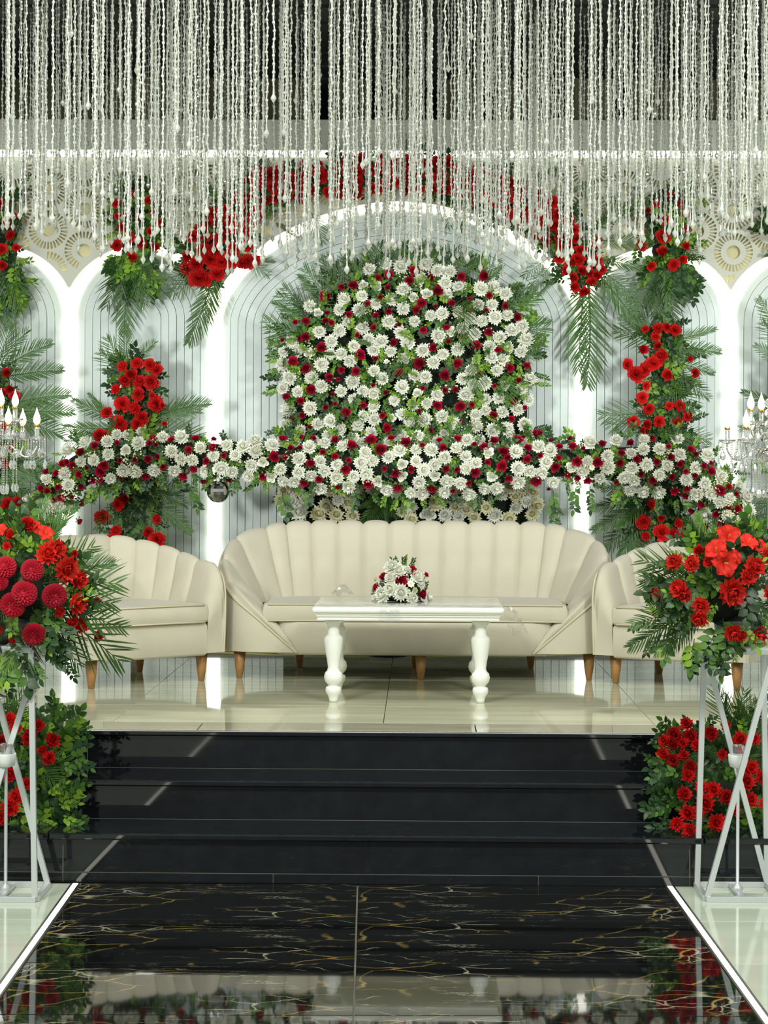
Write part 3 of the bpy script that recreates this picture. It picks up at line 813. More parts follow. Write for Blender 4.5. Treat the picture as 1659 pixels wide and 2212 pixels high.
# main sofa
YS = 10.02
sx = at(896, 1400, YS).x
sofa = thing('sofa', 'long cream velvet three-seat sofa with channel-tufted curved back behind the white table', 'sofa', (sx, YS, ZS))
rim = [(-.575, 0, .136), (-.76, .02, .30), (-.885, .07, .405), (-.962, .2, .50), (-.985, .35, .575), (-.95, .55, .655), (-.845, .69, .698), (-.69, .775, 0.727), (-.552, .80, 0.734), (-.414, .8, 0.735), (-.276, .8, 0.735), (-.138, .8, 0.735), (0, .8, 0.735)]
bas = [(-.577, .002, .136), (-.72, .006, .136), (-.84, .035, .136), (-.925, .11, .136), (-.97, .3, .136), (-.955, .5, .136), (-.86, .66, .136), (-.70, .75, .136), (-.552, .765, .136), (-.414, .765, .136), (-.276, .765, .136), (-.138, .765, .136), (0, .765, .136)]
inn = [(-.573, .002, .14), (-.655, .03, .25), (-.71, .13, .30), (-.755, .25, .34), (-.785, .37, .345), (-.76, .49, .35), (-.70, .56, .35), (-.62, .60, .35), (-.52, .615, .35), (-.40, .62, .35), (-.27, .62, .35), (-.136, .62, .35), (0, .62, .35)]
tub(sofa, rim, bas, inn, [0, 2.6, 3.9, 5.05, 6.3, 7, 8, 9, 10, 11, 12], .136, (.136, .285, .006))
cushion(sofa, -.735, .735, .012, .62, .287, .372)
for x, y, lx in ((-.862, .11, -.0), (.03, .06, 0), (.855, .11, .0), (-.60, .66, 0), (.0, .68, 0), (.60, .66, 0)): tleg(sofa, x, y, .125)

# armchairs
crim = [(-.39, 0, .14), (-.396, -.002, .33), (-.396, .004, .47), (-.392, .05, .552), (-.396, .2, .575), (-.385, .38, .61), (-.325, .55, .645), (-.2, .665, .672), (0, .70, .676)]
cbas = [(-.392, .002, .14), (-.393, .004, .14), (-.394, .008, .14), (-.396, .05, .14), (-.398, .2, .14), (-.385, .38, .14), (-.32, .54, .14), (-.19, .65, .14), (0, .68, .14)]
cinn = [(-.292, 0, .14), (-.292, -.002, .27), (-.293, .012, .335), (-.296, .09, .345), (-.296, .22, .35), (-.28, .36, .35), (-.22, .47, .35), (-.12, .54, .35), (0, .56, .35)]
def chair(fl, fr, bl, label):
    a, b = atz(fl[0], fl[1], ZS), atz(fr[0], fr[1], ZS)
    d = (b - a); rz = math.atan2(d.y, d.x); m = (a + b) / 2
    off = Matrix.Rotation(rz, 3, 'Z') @ Vector((0, -.075, 0))
    t = thing('armchair', label, 'armchair', (m.x + off.x, m.y + off.y, ZS), rz, 'cream armchairs beside the sofa')
    tub(t, crim, cbas, cinn, [0, 3.9, 4.8, 5.6, 6.4, 7.2, 8], .14, (.14, .285, .006), .016, .045)
    cushion(t, -.288, .288, -.008, .56, .287, .375)
    L = d.length / 2
    for x, y in ((-L, .075), (L, .075), (-L, .62), (L, .62)): tleg(t, x, y, .13, .03, .015)
    return t
chair((197, 1488), (435, 1470), None, 'cream velvet tub armchair left of the sofa, turned toward the middle')
chair((1330, 1476), (1592, 1492), None, 'cream velvet tub armchair right of the sofa, turned toward the middle')

# ------------------------------------------------------------------ coffee table
f0, f1 = atz(720, 1517, ZS), atz(1037, 1517, ZS)
tc = (f0 + f1) / 2; hw = (f1 - f0).length / 2; yf = tc.y
tb = thing('coffee_table', 'low glossy white table with turned vase legs in front of the sofa', 'table', (tc.x, yf, ZS))
HT = .426; xl = atz(673, 1312, ZS + HT).x - tc.x; xr = atz(1089, 1312, ZS + HT).x - tc.x
g = MB(); g.box(xl, xr, -.10, .64, HT - .027, HT, b=.011); autosmooth(g.obj('tabletop', M['gloss'], tb), 50)
g = MB(); prof = [(0, 0), (.012, .004), (.012, .014), (.006, .018), (.006, .032), (.0, .036)]
for i, (dx, za, zb_) in enumerate(((.012, .027, .034), (.018, .034, .044), (.024, .044, .052), (.020, .052, .059))):
    g.box(xl + dx, xr - dx, -.10 + dx, .64 - dx, HT - zb_, HT - za + .0005, b=.002)
autosmooth(g.obj('apron_moulding', M['gloss'], tb), 40)
lp = [(.013, 0), (.0185, .002), (.0195, .012), (.024, .028), (.033, .040), (.036, .053), (.033, .066), (.023, .070), (.022, .073), (.026, .076), (.038, .09), (.0425, .108), (.038, .127), (.028, .137), (.025, .15), (.029, .18), (.036, .215), (.0415, .25), (.0425, .272), (.038, .285), (.030, .289), (.030, .293), (.0255, .297), (.0245, .32), (.028, .335), (.034, .339), (.034, .343), (.040, .346), (.040, .352), (.034, .358), (.03, .361)]
lm = MB(); lm.lathe(lp, n=28); lme = lm.mesh('leg', M['gloss'], True)
for x in (-hw, hw):
    for y in (0, .52):
        put('leg', lme, (x, y, 0), None, (1, 1, (HT - .058) / .361), tb)
        g = MB(); g.box(x - .036, x + .036, y - .036, y + .036, HT - .062, HT - .055); g.obj('leg_block', M['gloss'], tb, False)
# film over the table
def film():
    t = thing('plastic_film', 'crumpled clear plastic film left on the white table, hanging off its right corner', 'plastic film', (tc.x, yf, ZS + HT))
    random.seed(5)
    def sheet(f, nu, nv, name):
        g = MB(); g.grid([[f(u / nu, v / nv) for v in range(nv + 1)] for u in range(nu + 1)]); g.obj(name, M['wrap'], t, False)
    rn = lambda s: random.uniform(-s, s)
    sheet(lambda u, v: (xl + .03 + u * (xr - xl - .02) + rn(.004), -.09 + v * .7 + rn(.006), .003 + abs(rn(.004))), 26, 18, 'top_sheet')
    sheet(lambda u, v: (xr + .005 + .07 * u + .03 * math.sin(v * 5) + rn(.006), -.115 + .14 * v + rn(.012), .012 - .11 * u - .04 * u * v + rn(.012)), 9, 9, 'hanging_corner')
    sheet(lambda u, v: (xl + .06 + .10 * u + rn(.008), .50 + .1 * v + rn(.01), .01 + .04 * math.sin(PI * u) * math.sin(PI * v) + rn(.01) + .01), 8, 7, 'crumpled_edge')
    sheet(lambda u, v: (-.12 + .09 * u + rn(.004), -.114 + rn(.003), .004 - .07 * v + rn(.004)), 6, 7, 'front_flap')
film()
# table bouquet
ct = atz(864, 1302, ZS + HT); Yc = ct.y + .1
B = Arr('table_bouquet', 'small dome of white chrysanthemums and crimson roses on the white table', 'flowers', (ct.x, Yc, ZS + HT + .004))
g = MB(); g.lathe([(.075, 0), (.085, .004), (.10, .022), (.094, .022), (.07, .008)], n=24); g.obj('dish', M['dish'], B.o, True)
g = MB(); blob(g, (0, 0, .045), .098, .085, .05); g.obj('foam_core', M['moss'], B.o, True)
def dome_y(x, y):    # surface of the bouquet in front of its centre
    q = ((x - 864) / 64) ** 2 + ((y - 1285) / 92) ** 2
    return Yc - .125 * max(0, 1 - q) ** .5
def bq(kind, x, y, r): 
    return B.flower(kind, x, y, r * 1.18, dome_y(x, y) - .008, ((x - 864) / 64, -max(.15, 1 - ((x - 864) / 70) ** 2), (1285 - y) / 75), 1, .1)
for x, y, r in ((867, 1252, 13), (890, 1231, 12), (828, 1246, 10), (812, 1268, 10), (913, 1283, 12), (921, 1241, 7)): bq('crimson_rose', x, y, r)
for x, y, r in ((846, 1225, 16), (862, 1234, 15), (843, 1250, 12), (899, 1247, 15), (827, 1285, 18), (845, 1272, 17), (866, 1280, 17), (890, 1292, 13), (908, 1262, 11), (925, 1290, 11), (906, 1240, 11), (815, 1290, 12), (880, 1232, 9)): bq('white_chrysanthemum', x, y, r)
bq('white_daisy', 887, 1261, 9)
for x, y in ((812, 1252), (880, 1278), (842, 1248), (806, 1272), (896, 1275), (912, 1255)):
    bq('cream_chrysanthemum', x, y, 6)
for k in range(46):
    x, y = random.uniform(808, 920), random.uniform(1245, 1300)
    B.sprig(x, y, dome_y(x, y) + .035, .045, None, random.choice(('dark', 'mid')))
for x, a in ((868, 1.3), (862, 1.9), (858, 2.2), (884, 1.0)): B.sprig(x, 1226, Yc, .045, a, 'mid')
g = MB(); p = at(877, 1222, Yc); g.tube([p, p + Vector((.002, 0, .05))], [.004, .002], 5)
for k in range(12): g.lathe([(.001, 0), (.005, .004), (.001, .008)], (p.x + random.uniform(-.004, .004), p.y + random.uniform(-.004, .004), p.z + .012 + k * .003), 5)
B.part(g, 'flower_spike', M['lgreen'])
B.done()

# ------------------------------------------------------------------ central flower wall
YFW = 11.78
FWL = Arr('flower_wall', 'domed panel covered in white chrysanthemums and small crimson roses behind the sofa', 'flower wall', (at(877, 1000, YFW).x, YFW, ZS))
out = [(600, 1000), (604, 900), (606, 800), (612, 740), (640, 690), (690, 630), (735, 600), (790, 578), (840, 562), (890, 556), (950, 562), (1010, 578), (1065, 604), (1105, 640), (1130, 690), (1146, 750), (1150, 850), (1150, 1000)]
def in_wall(x, y, m=0):
    if y > 1128: return False
    for (xa, ya), (xb, yb) in zip(out[:-1], out[1:]):
        if xa <= x <= xb and xa < xb:
            yy = ya + (yb - ya) * (x - xa) / (xb - xa)
            return (y > yy + m) and 603 + m < x < 1150 - m
    return False
pts = [(at(x, y, YFW)) for x, y in [(612, 1380)] + [(877 + (x - 877) * .96, y + 14) for x, y in out] + [(1142, 1380)]]
pts[0].z = pts[-1].z = ZS + .001
g = MB(); g.prism([(p.x, p.z) for p in pts], YFW + .015, YFW + .15); FWL.part(g, 'foam_panel', M['moss'], False)
def wall_y(x, y):
    e = min(1, max(0, min(x - 603, 1150 - x, y - 556) / 90.0)); return YFW - .02 - .07 * e ** .6
RW = [(865,220,28),(725,243,28),(840,275,28),(665,258,24),(960,262,22),(525,300,28),(460,310,20),(720,312,18),(1000,332,32),(370,362,34),(678,368,18),(607,405,18),(908,400,30),(1133,252,26),(1258,250,32),(1180,380,16),(1288,358,20),(1380,415,24),(1448,480,24),(1078,400,24),(1185,443,14),(1272,440,14),(878,440,24),(985,420,14),(725,447,20),(652,470,20),(502,465,20),(378,455,16),(262,500,24),(203,508,16),(370,498,20),(405,510,18),(640,537,20),(783,520,14),(550,580,16),(258,590,28),(228,600,18),(130,607,12),(348,650,30),(753,622,24),(918,552,22),(1048,535,20),(1283,563,24),(1127,583,14),(1060,615,16),(973,650,26),(1215,635,30),(1338,662,22),(565,690,32),(650,712,18),(895,740,34),(1110,738,30),(1404,762,28),(1498,750,22),(190,727,30),(262,765,30),(458,775,22),(540,782,26),(393,815,26),(785,790,28),(1037,805,32),(1240,792,18),(1452,832,18),(442,828,12),(638,860,14),(290,885,30),(410,910,14),(710,902,16),(915,877,16),(1040,888,20),(1098,885,18),(1318,866,16),(150,925,24),(232,948,24),(372,985,18),(425,965,14),(583,972,22),(1000,973,28),(1125,978,32),(1190,970,18),(1423,950,20),(1490,988,14),(483,1013,30),(240,1030,20),(185,1048,18),(283,1100,18),(690,1030,20),(895,1005,14),(1133,1065,16),(1312,1028,24),(1413,1050,20),(718,1100,28),(957,1115,18)]
for x, y, r in RW:
    x, y = 560 + x / 2.592, 500 + y / 2.592
    FWL.flower('crimson_rose', x, y, max(6, r / 2.25), wall_y(x, y) - .03)
for x, y, r in [(580,300,34),(655,305,38),(862,365,34),(938,350,38),(815,705,40),(885,905,34),(1035,1125,30),(740,1045,28),(1375,860,34),(1215,720,30),(280,680,36),(330,455,30),(945,1580,50),(1070,560,34)]:
    FWL.flower('white_rose', 560 + x / 2.592, 500 + y / 2.592, r / 2.5, wall_y(560 + x / 2.592, 500 + y / 2.592) - .01)
FWL.flower('white_daisy', 560 + 712 / 2.592, 500 + 728 / 2.592, 7, YFW - .09)
random.seed(21)
tries = 0; cnt = 0
while tries < 6000 and cnt < 295:
    tries += 1
    x, y = random.uniform(604, 1150), random.uniform(560, 960)
    r = random.uniform(14.5, 19)
    if in_wall(x, y, 6) and FWL.free(x, y, r, .74):
        FWL.flower('white_chrysanthemum', x, y, r, wall_y(x, y) + random.uniform(-.015, .01)); cnt += 1
cnt = 0
for k in range(1500):
    x, y = random.uniform(603, 1160), random.uniform(1050, 1125); r = random.uniform(15, 22)
    if 770 < x < 868 and y > 1062: continue
    if FWL.free(x, y, r, .66) and cnt < 110:
        FWL.flower('cream_chrysanthemum' if random.random() < .75 else 'white_chrysanthemum', x, y, r, YFW - .10 + random.uniform(-.03, .03), (0, -1, .1)); cnt += 1
for k in range(620):
    x, y = random.uniform(600, 1152), random.uniform(566, 1060)
    if in_wall(x, y, -2): FWL.sprig(x, y, wall_y(x, y) + .045 - random.uniform(0, .03), random.uniform(.06, .105), None, random.choice(('light', 'mid', 'mid', 'dark')), True, .25)
for k in range(130):
    x, y = random.uniform(606, 1148), random.uniform(570, 1050)
    if in_wall(x, y, 2): FWL.sprig(x, y, wall_y(x, y) - .01, random.uniform(.05, .085), None, random.choice(('light', 'light', 'mid')), True, .5)
for (xa, ya), (xb, yb) in zip(out[:-1], out[1:]):        # ragged leafy edge
    for k in range(4):
        t = random.random(); x, y = xa + (xb - xa) * t, ya + (yb - ya) * t
        ang = math.atan2(850 - y, (x - 877)) + random.uniform(-.7, .7)
        FWL.sprig(x, y + 5, YFW - .0, random.uniform(.06, .1), ang, random.choice(('light', 'mid', 'dark')), True, .2)
tips = [(575, 700), (584, 722), (590, 660), (612, 630), (600, 645), (645, 602), (655, 590), (690, 568), (702, 560), (735, 545), (745, 556), (800, 535), (815, 532), (850, 540), (893, 528), (908, 525), (930, 528), (945, 538), (975, 536), (1003, 545), (1032, 552), (1063, 560), (1078, 572), (1120, 610), (1150, 626), (1155, 640), (1185, 688), (1176, 700), (1166, 735), (588, 755), (1160, 760)]
for x, y in tips:
    dx, dy = x - 877, y - 800; l = math.hypot(dx, dy); k = random.uniform(85, 115)
    FWL.frond(x - dx / l * k, y - dy / l * k, x, y, YFW + .01, random.choice((2, 3, 3)), YFW - random.uniform(-.02, .08))
for bx, by, tx, ty in ((1000, 650, 1012, 740), (905, 780, 850, 800), (1030, 760, 1035, 840), (790, 640, 785, 690), (640, 880, 620, 905), (1090, 800, 1105, 870), (900, 880, 905, 930), (960, 670, 1030, 660)):
    FWL.frond(bx, by, tx, ty, YFW - .07, 3, YFW - .16)
for tx, ty in ((775, 1100), (790, 1125), (812, 1130), (838, 1128), (858, 1112), (866, 1088), (800, 1078), (830, 1070)):
    FWL.frond(826, 1072 if ty > 1080 else 1110, tx, ty, YFW - .04, random.choice((1, 2)), YFW - .12)
for k in range(420):
    pass
def specks(A, n, region, yf, name='gypsophila'):
    g = MB()
    for k in range(n):
        x, y = region(); p = at(x, y, yf(x, y)); r = random.uniform(.004, .007)
        g.add([p + Vector(v) * r for v in ((1, 0, 0), (-1, 0, 0), (0, 1, 0), (0, -1, 0), (0, 0, 1), (0, 0, -1))], [(0, 2, 4), (2, 1, 4), (1, 3, 4), (3, 0, 4), (2, 0, 5), (1, 2, 5), (3, 1, 5), (0, 3, 5)])
    A.part(g, name, M['creamp'], True, kind='stuff')
def rw():
    c = rw.c
    if rw.k % 14 == 0:
        while True:
            c = (random.uniform(610, 1145), random.uniform(575, 1050))
            if in_wall(*c, 4): break
        rw.c = c
    rw.k += 1
    return c[0] + random.gauss(0, 9), c[1] + random.gauss(0, 7)
rw.k = 0; rw.c = (800, 700)
specks(FWL, 560, rw, lambda x, y: wall_y(x, y) - .02)
FWL.done()

# ------------------------------------------------------------------ long swag garland
YG = 11.32
gpath = [(60, 1135, 26), (85, 1100, 38), (130, 1052, 52), (190, 1008, 58), (260, 988, 56), (360, 985, 52), (470, 985, 42), (600, 998, 54), (700, 1006, 62), (880, 1006, 70), (1000, 1006, 68), (1130, 1002, 52), (1250, 1000, 48), (1360, 1005, 64), (1450, 1012, 72), (1515, 1040, 62), (1560, 1080, 55), (1590, 1125, 40), (1605, 1160, 28)]
dense = crom([(x, y, r) for x, y, r in gpath], 12)
def gnear(x, y):
    b = min(dense, key=lambda p: (p.x - x) ** 2 + (p.y - y) ** 2); d = math.hypot(b.x - x, b.y - y)
    return d, b.z, b
def gy(x, y):
    d, r, b = gnear(x, y); q = min(1, d / r); return YG - .115 * (1 - q * q) ** .5
def gn(x, y):
    d, r, b = gnear(x, y); return ((x - b.x) / r * .8, -1, (b.y - y) / r * .8)
GA = Arr('flower_garland', 'long garland of white chrysanthemums and crimson roses across the stage behind the sofa', 'garland', (at(860, 1000, YG).x, YG, ZS))
g = MB(); g.tube([at(p.x, p.y, YG + .035) for p in dense[::3]], [p.z * YG / F * .62 for p in dense[::3]], 8); GA.part(g, 'foam_core', M['moss'])
g = MB()
for x, y1 in ((292, 11.62), (700, 11.8), (1050, 11.8), (1425, 11.62)):
    g = MB(); p = at(x, 1005, YG + .03); g.tube([p, (p.x, y1 + .03, p.z)], .012, 8)
    GA.part(g, 'bracket', M['moss'])
GL = [(x / 3.206, 560 + y / 3.206, r / 3.206) for x, y, r in [(555,1335,36),(460,1405,26),(430,1415,30),(500,1430,30),(318,1468,28),(388,1480,26),(545,1490,28),(600,1445,16),(695,1475,40),(720,1430,40),(830,1395,22),(935,1390,22),(1025,1385,30),(1088,1368,22),(1130,1440,28),(1008,1505,32),(640,1535,26),(690,1530,24),(840,1520,18),(560,1575,26),(280,1585,26),(325,1605,26),(400,1580,26),(420,1650,30),(370,1670,20),(565,1685,32),(265,1680,26),(500,1645,18),(1060,1235,28),(1035,1275,24),(1078,1285,20),(1185,1250,28),(1352,1240,30),(1480,1245,22),(1470,1305,30),(1305,1320,32),(1550,1360,24),(1428,1400,30),(1340,1455,30),(1265,1500,36),(1412,1540,26),(1585,1530,22),(810,1272,20),(655,1290,30),(455,1750,24),(395,1850,40),(550,1815,28),(200,1735,18)]]
GM = [(560 + x / 2.592, 500 + y / 2.592, r / 2.592) for x, y, r in [(300,1158,24),(232,1150,20),(130,1158,26),(425,1165,28),(520,1195,32),(625,1165,34),(680,1220,40),(740,1155,22),(822,1180,32),(912,1195,18),(1030,1210,26),(1008,1168,18),(1110,1158,24),(1205,1190,16),(1260,1205,28),(1315,1170,28),(1370,1230,32),(1445,1165,36),(1505,1210,24),(1555,1130,34),(1480,1150,14),(355,1235,20),(425,1258,24),(285,1300,26),(145,1262,20),(175,1212,20),(82,1262,34),(228,1210,16),(500,1280,18),(485,1335,30),(335,1390,24),(250,1410,26),(440,1432,18),(20,1372,26),(610,1415,32),(765,1355,28),(850,1333,22),(700,1328,18),(775,1435,30),(965,1442,30),(1085,1453,16),(1045,1330,22),(1108,1335,20),(1280,1292,20),(1210,1352,30),(1360,1315,34),(1390,1265,24),(1500,1275,28),(1572,1255,16),(1395,1385,24),(1175,1410,18),(1548,1398,34)]]
GR = [(1159 + x / 3.206, 560 + y / 3.206, r / 3.206) for x, y, r in [(20,1205,28),(100,1252,24),(158,1298,28),(240,1245,30),(250,1292,32),(325,1310,18),(25,1357,20),(155,1375,24),(130,1440,36),(278,1403,38),(425,1405,38),(215,1495,26),(285,1515,24),(355,1533,32),(10,1540,24),(550,1545,22),(455,1580,16),(85,1590,16),(455,1275,28),(590,1340,28),(578,1412,30),(650,1270,30),(695,1385,28),(725,1490,26),(805,1535,32),(835,1403,26),(915,1295,20),(930,1370,28),(995,1420,30),(940,1510,28),(1035,1470,22),(1098,1500,22),(1070,1315,30),(1105,1350,24),(1160,1430,28),(1215,1468,34),(1210,1410,20),(955,1610,32),(1040,1590,28),(1030,1640,30),(1275,1600,40),(1335,1575,26),(1385,1625,22),(1140,1700,30),(1075,1745,28),(1245,1770,30),(1330,1720,22),(1395,1730,32),(1165,1845,36),(1280,1835,32),(1445,1865,28)]]
for x, y, r in GL + GM + GR: GA.flower('crimson_rose', x, y, max(6, r * 1.12), gy(x, y) - .03, gn(x, y), 1, .2)
for x, y in ((1063, 1030), (940, 1028), (816, 1040), (868, 1003), (585, 1030), (567, 998), (1054, 978), (868, 1028), (272, 972), (1236, 1010)):
    GA.flower('white_rose', x, y, 15, gy(x, y) - .02, gn(x, y), 1, .15)
GA.flower('white_daisy', 1279, 1010, 8, gy(1279, 1010) - .03)
random.seed(33); cnt = 0
for k in range(9000):
    p = random.choice(dense); a = random.uniform(0, 6.28); q = p.z * math.sqrt(random.random()) * .92
    x, y = p.x + q * math.cos(a), p.y + q * math.sin(a); r = random.uniform(14.5, 19)
    if GA.free(x, y, r, .70) and cnt < 285:
        GA.flower('white_chrysanthemum', x, y, r, gy(x, y) + random.uniform(-.01, .015), gn(x, y), 1, .25); cnt += 1
for k in range(620):
    p = random.choice(dense); a = random.uniform(0, 6.28); q = p.z * (random.random() ** .5) * 1.0
    x, y = p.x + q * math.cos(a), p.y + q * math.sin(a)
    GA.sprig(x, y, gy(x, y) + .045, random.uniform(.05, .09), None, random.choice(('light', 'mid', 'mid', 'dark')), True, .3)
for k in range(80):
    p = random.choice(dense); s = random.choice((-1, 1, 1))
    GA.sprig(p.x, p.y + s * p.z * .85, YG - .0, random.uniform(.06, .10), -s * random.uniform(.6, 2.4), random.choice(('light', 'mid', 'mid')), True, .3)
for x, y in ((1245, 1050), (1275, 1050), (1195, 1060), (610, 1065), (415, 1050), (1190, 1080)): GA.sprig(x, y, YG - .04, .13, -PI / 2 + random.uniform(-.3, .3), 'mid')
def rg():
    if rg.k % 12 == 0: p = random.choice(dense); rg.c = (p.x, p.y + random.uniform(-.7, .7) * p.z)
    rg.k += 1; return rg.c[0] + random.gauss(0, 8), rg.c[1] + random.gauss(0, 6)
rg.k = 0
specks(GA, 620, rg, lambda x, y: gy(x, y) - .03)
GA.done()
# mirror ball under the garland
p = at(471, 1062, 11.25); mbt = thing('mirror_ball', 'shiny silver ball hanging under the garland before the light pillar', 'ornament', p)
bm = bmesh.new(); bmesh.ops.create_uvsphere(bm, u_segments=20, v_segments=12, radius=.062); g = MB(); bm.verts.index_update(); g.add([v.co for v in bm.verts], [[v.index for v in f.verts] for f in bm.faces]); bm.free()
g.obj('ball', M['chrome'], mbt, False); g = MB(); g.lathe([(.012, .055), (.012, .075), (.004, .078), (.003, .11)], n=10); g.obj('cap', M['steel'], mbt)

# ------------------------------------------------------------------ red flower columns
def column(A, reds, kinds, Y, cx, ytop, hwid, fronds, nfol, seed, ybot=1180, fx=(0, 0)):
    random.seed(seed)
    b = at(cx, ytop + 30, Y + .05); g = MB()
    g.tube([(b.x, Y + .06, ZS), (b.x, Y + .06, b.z)], .02, 8); A.part(g, 'post', M['moss'])
    g = MB()
    for k in range(9):
        yy = ytop + 40 + (ybot - ytop - 40) * k / 8; p = at(cx + fx[0] + random.uniform(-6, 6), yy, Y + .05); blob(g, p, hwid * .5 * Y / F, .07, .11, 10, 6)
    A.part(g, 'foam_core', M['moss'])
    for x, y, r in reds: A.flower(random.choice(kinds), x, y, r, Y - .08 - .03 * random.random(), (random.uniform(-.4, .4), -1, .1), 1, .35)
    for k in range(nfol):
        y = random.uniform(ytop, ybot); t = (y - ytop) / (ybot - ytop); x = cx + fx[0] * (1 if .05 < t < .6 else .2) + random.gauss(0, hwid * (.35 + .25 * t))
        A.sprig(x, y, Y - .0 - random.uniform(-.02, .04), random.uniform(.07, .125), None, random.choice(('light', 'mid', 'mid', 'dark', 'dark')), True, .4)
    for f in fronds:
        A.frond(f[0], f[1], f[2], f[3], Y - .01, f[4] if len(f) > 4 else None, Y - random.uniform(-.02, .14))
    A.done()
L1 = Arr('flower_column', 'tall column of red carnations and palm leaves behind the left armchair', 'flower column', (at(295, 1000, 11.62).x, 11.62, ZS), 'red flower columns against the wall')
column(L1, [(265,792,14),(295,785,13),(324,788,14),(338,799,13),(284,808,15),(270,822,16),(301,825,18),(326,825,17),(250,841,13),(299,852,14),(329,855,10),(265,872,17),(292,881,17),(337,873,17),(350,876,10),(231,891,13),(256,916,19),(296,916,14),(306,903,15),(265,934,13),(215,940,14),(232,944,14),(355,915,7),(268,1078,16),(220,1118,17),(256,1090,14),(340,1121,13),(250,1146,14),(340,1165,18),(240,1165,12),(320,1150,12)],
       ['red_carnation', 'red_chrysanthemum', 'red_rose', 'red_carnation'], 11.62, 292, 795, 48,
       [(280,800,265,708,1),(285,805,228,738,3),(285,800,327,735,1),(290,830,215,770,3),(325,905,445,862,0),(330,900,425,880,1),(330,930,430,935,3),(255,905,158,872,0),(250,925,142,930,0),(255,940,150,962,1),(240,900,190,855,2),(310,1075,412,1140,0),(310,1060,400,1080,1),(300,1060,290,1160,0),(305,1070,330,1180,1),(300,1080,250,1150,1),(310,1070,360,1175,0),(270,1080,215,1140,1),(318,1062,405,1050,0)], 240, 51)
R1a = Arr('flower_column', 'tall column of red carnations, roses and palm leaves behind the right armchair', 'flower column', (at(1425, 1000, 11.62).x, 11.62, ZS), 'red flower columns against the wall')
column(R1a, [(1394,711,10),(1421,710,14),(1458,713,14),(1440,707,13),(1416,728,12),(1390,755,14),(1421,747,12),(1429,769,18),(1412,785,17),(1374,809,18),(1391,800,17),(1356,788,13),(1441,810,16),(1396,833,10),(1491,775,8),(1502,806,10),(1387,859,13),(1402,884,12),(1446,877,11),(1469,877,12),(1485,900,11),(1368,912,14),(1398,917,13),(1424,911,13),(1463,914,14),(1388,931,10),(1408,947,9),(1408,1090,13),(1390,1128,16),(1430,1150,18),(1455,1155,16),(1465,1131,13),(1395,1158,12),(1478,1150,12),(1428,1120,10)],
       ['red_carnation', 'red_rose', 'red_carnation', 'red_chrysanthemum'], 11.62, 1425, 705, 46,
       [(1425,730,1340,690,1),(1425,745,1335,722,3),(1440,745,1540,705,2),(1445,760,1552,752,0),(1450,780,1540,800,0),(1455,800,1530,850,1),(1440,820,1505,880,3),(1410,890,1305,905,3),(1410,905,1320,925,3),(1450,930,1530,945,3),(1455,940,1525,970,3),(1400,1070,1285,1105,0),(1400,1085,1290,1150,0),(1405,1095,1315,1185,1),(1405,1100,1345,1205,0),(1400,1110,1370,1195,1),(1420,1080,1390,1180,0),(1395,1060,1310,1062,1),(1400,1080,1340,1140,0),(1405,1085,1365,1165,1)], 290, 52, fx=(16, 0))
EL = Arr('flower_column', 'red and palm-leaf flower column cut by the left edge, behind the candelabra', 'flower column', (at(8, 1000, 11.62).x, 11.62, ZS), 'red flower columns against the wall')
column(EL, [(14,805,13),(22,842,13),(31,856,12),(5,850,14),(-20,830,16),(-15,870,16),(-30,800,16),(18,1090,17),(40,1087,15),(-12,1100,16),(10,1000,12),(24,965,8),(-10,930,14),(8,920,10)],
       ['red_carnation', 'red_rose'], 11.62, 2, 800, 40,
       [(0,800,102,735,0),(0,790,48,712,1),(5,815,128,790,0),(0,880,140,842,0),(10,890,150,880,0),(0,900,130,925,1),(0,870,-90,820,0),(0,1000,115,1040,0),(5,990,110,1000,1),(0,1010,80,1090,0),(0,1020,60,1110,1),(0,780,20,700,3),(-5,1000,-90,1040,0)], 110, 53)
ER = Arr('flower_column', 'palm-leaf flower column cut by the right edge, behind the candelabra', 'flower column', (at(1700, 1000, 11.62).x, 11.62, ZS), 'red flower columns against the wall')
column(ER, [(1700,800,15),(1720,780,14),(1690,830,14),(1720,850,15),(1700,900,15),(1730,920,14),(1690,1090,15),(1715,1120,15)],
       ['red_carnation', 'red_rose'], 11.62, 1708, 770, 34,
       [(1700,735,1640,655,1),(1705,760,1645,705,3),(1700,790,1632,750,1),(1700,890,1605,852,0),(1700,900,1620,905,0),(1700,910,1608,930,1),(1700,1060,1610,1130,0),(1700,1080,1625,1175,1),(1700,1070,1640,1180,0),(1700,1050,1625,1090,1),(1710,880,1800,850,0)], 60, 54)
# hanging posies on the pillar heads
def posy(A, reds, Y, box, fronds, nfol, seed, kinds=('red_carnation', 'red_rose')):
    random.seed(seed)
    x0, x1, y0, y1 = box; g = MB()
    for k in range(5):
        p = at((x0 + x1) / 2 + random.uniform(-8, 8), y0 + 20 + (y1 - y0 - 30) * k / 4, Y + .03); blob(g, p, (x1 - x0) * .33 * Y / F, .06, .08, 10, 6)
    A.part(g, 'foam_core', M['moss'])
    for x, y, r in reds: A.flower(random.choice(kinds), x, y, r, Y - .08 - .02 * random.random(), None, 1, .4)
    for k in range(nfol):
        A.sprig(random.uniform(x0, x1), random.uniform(y0, y1), Y - random.uniform(-.02, .04), random.uniform(.06, .11), None, random.choice(('mid', 'mid', 'dark', 'dark', 'light')), True, .4)
    for f in fronds: A.frond(f[0], f[1], f[2], f[3], Y - .01, f[4] if len(f) > 4 else None, Y - random.uniform(-.02, .08))
YP = 11.98
P1 = Arr('hanging_posy', 'red posy with a hanging palm frond on the left narrow arch, behind crystal strands', 'flowers', at(295, 480, YP), 'red posies on the arches')
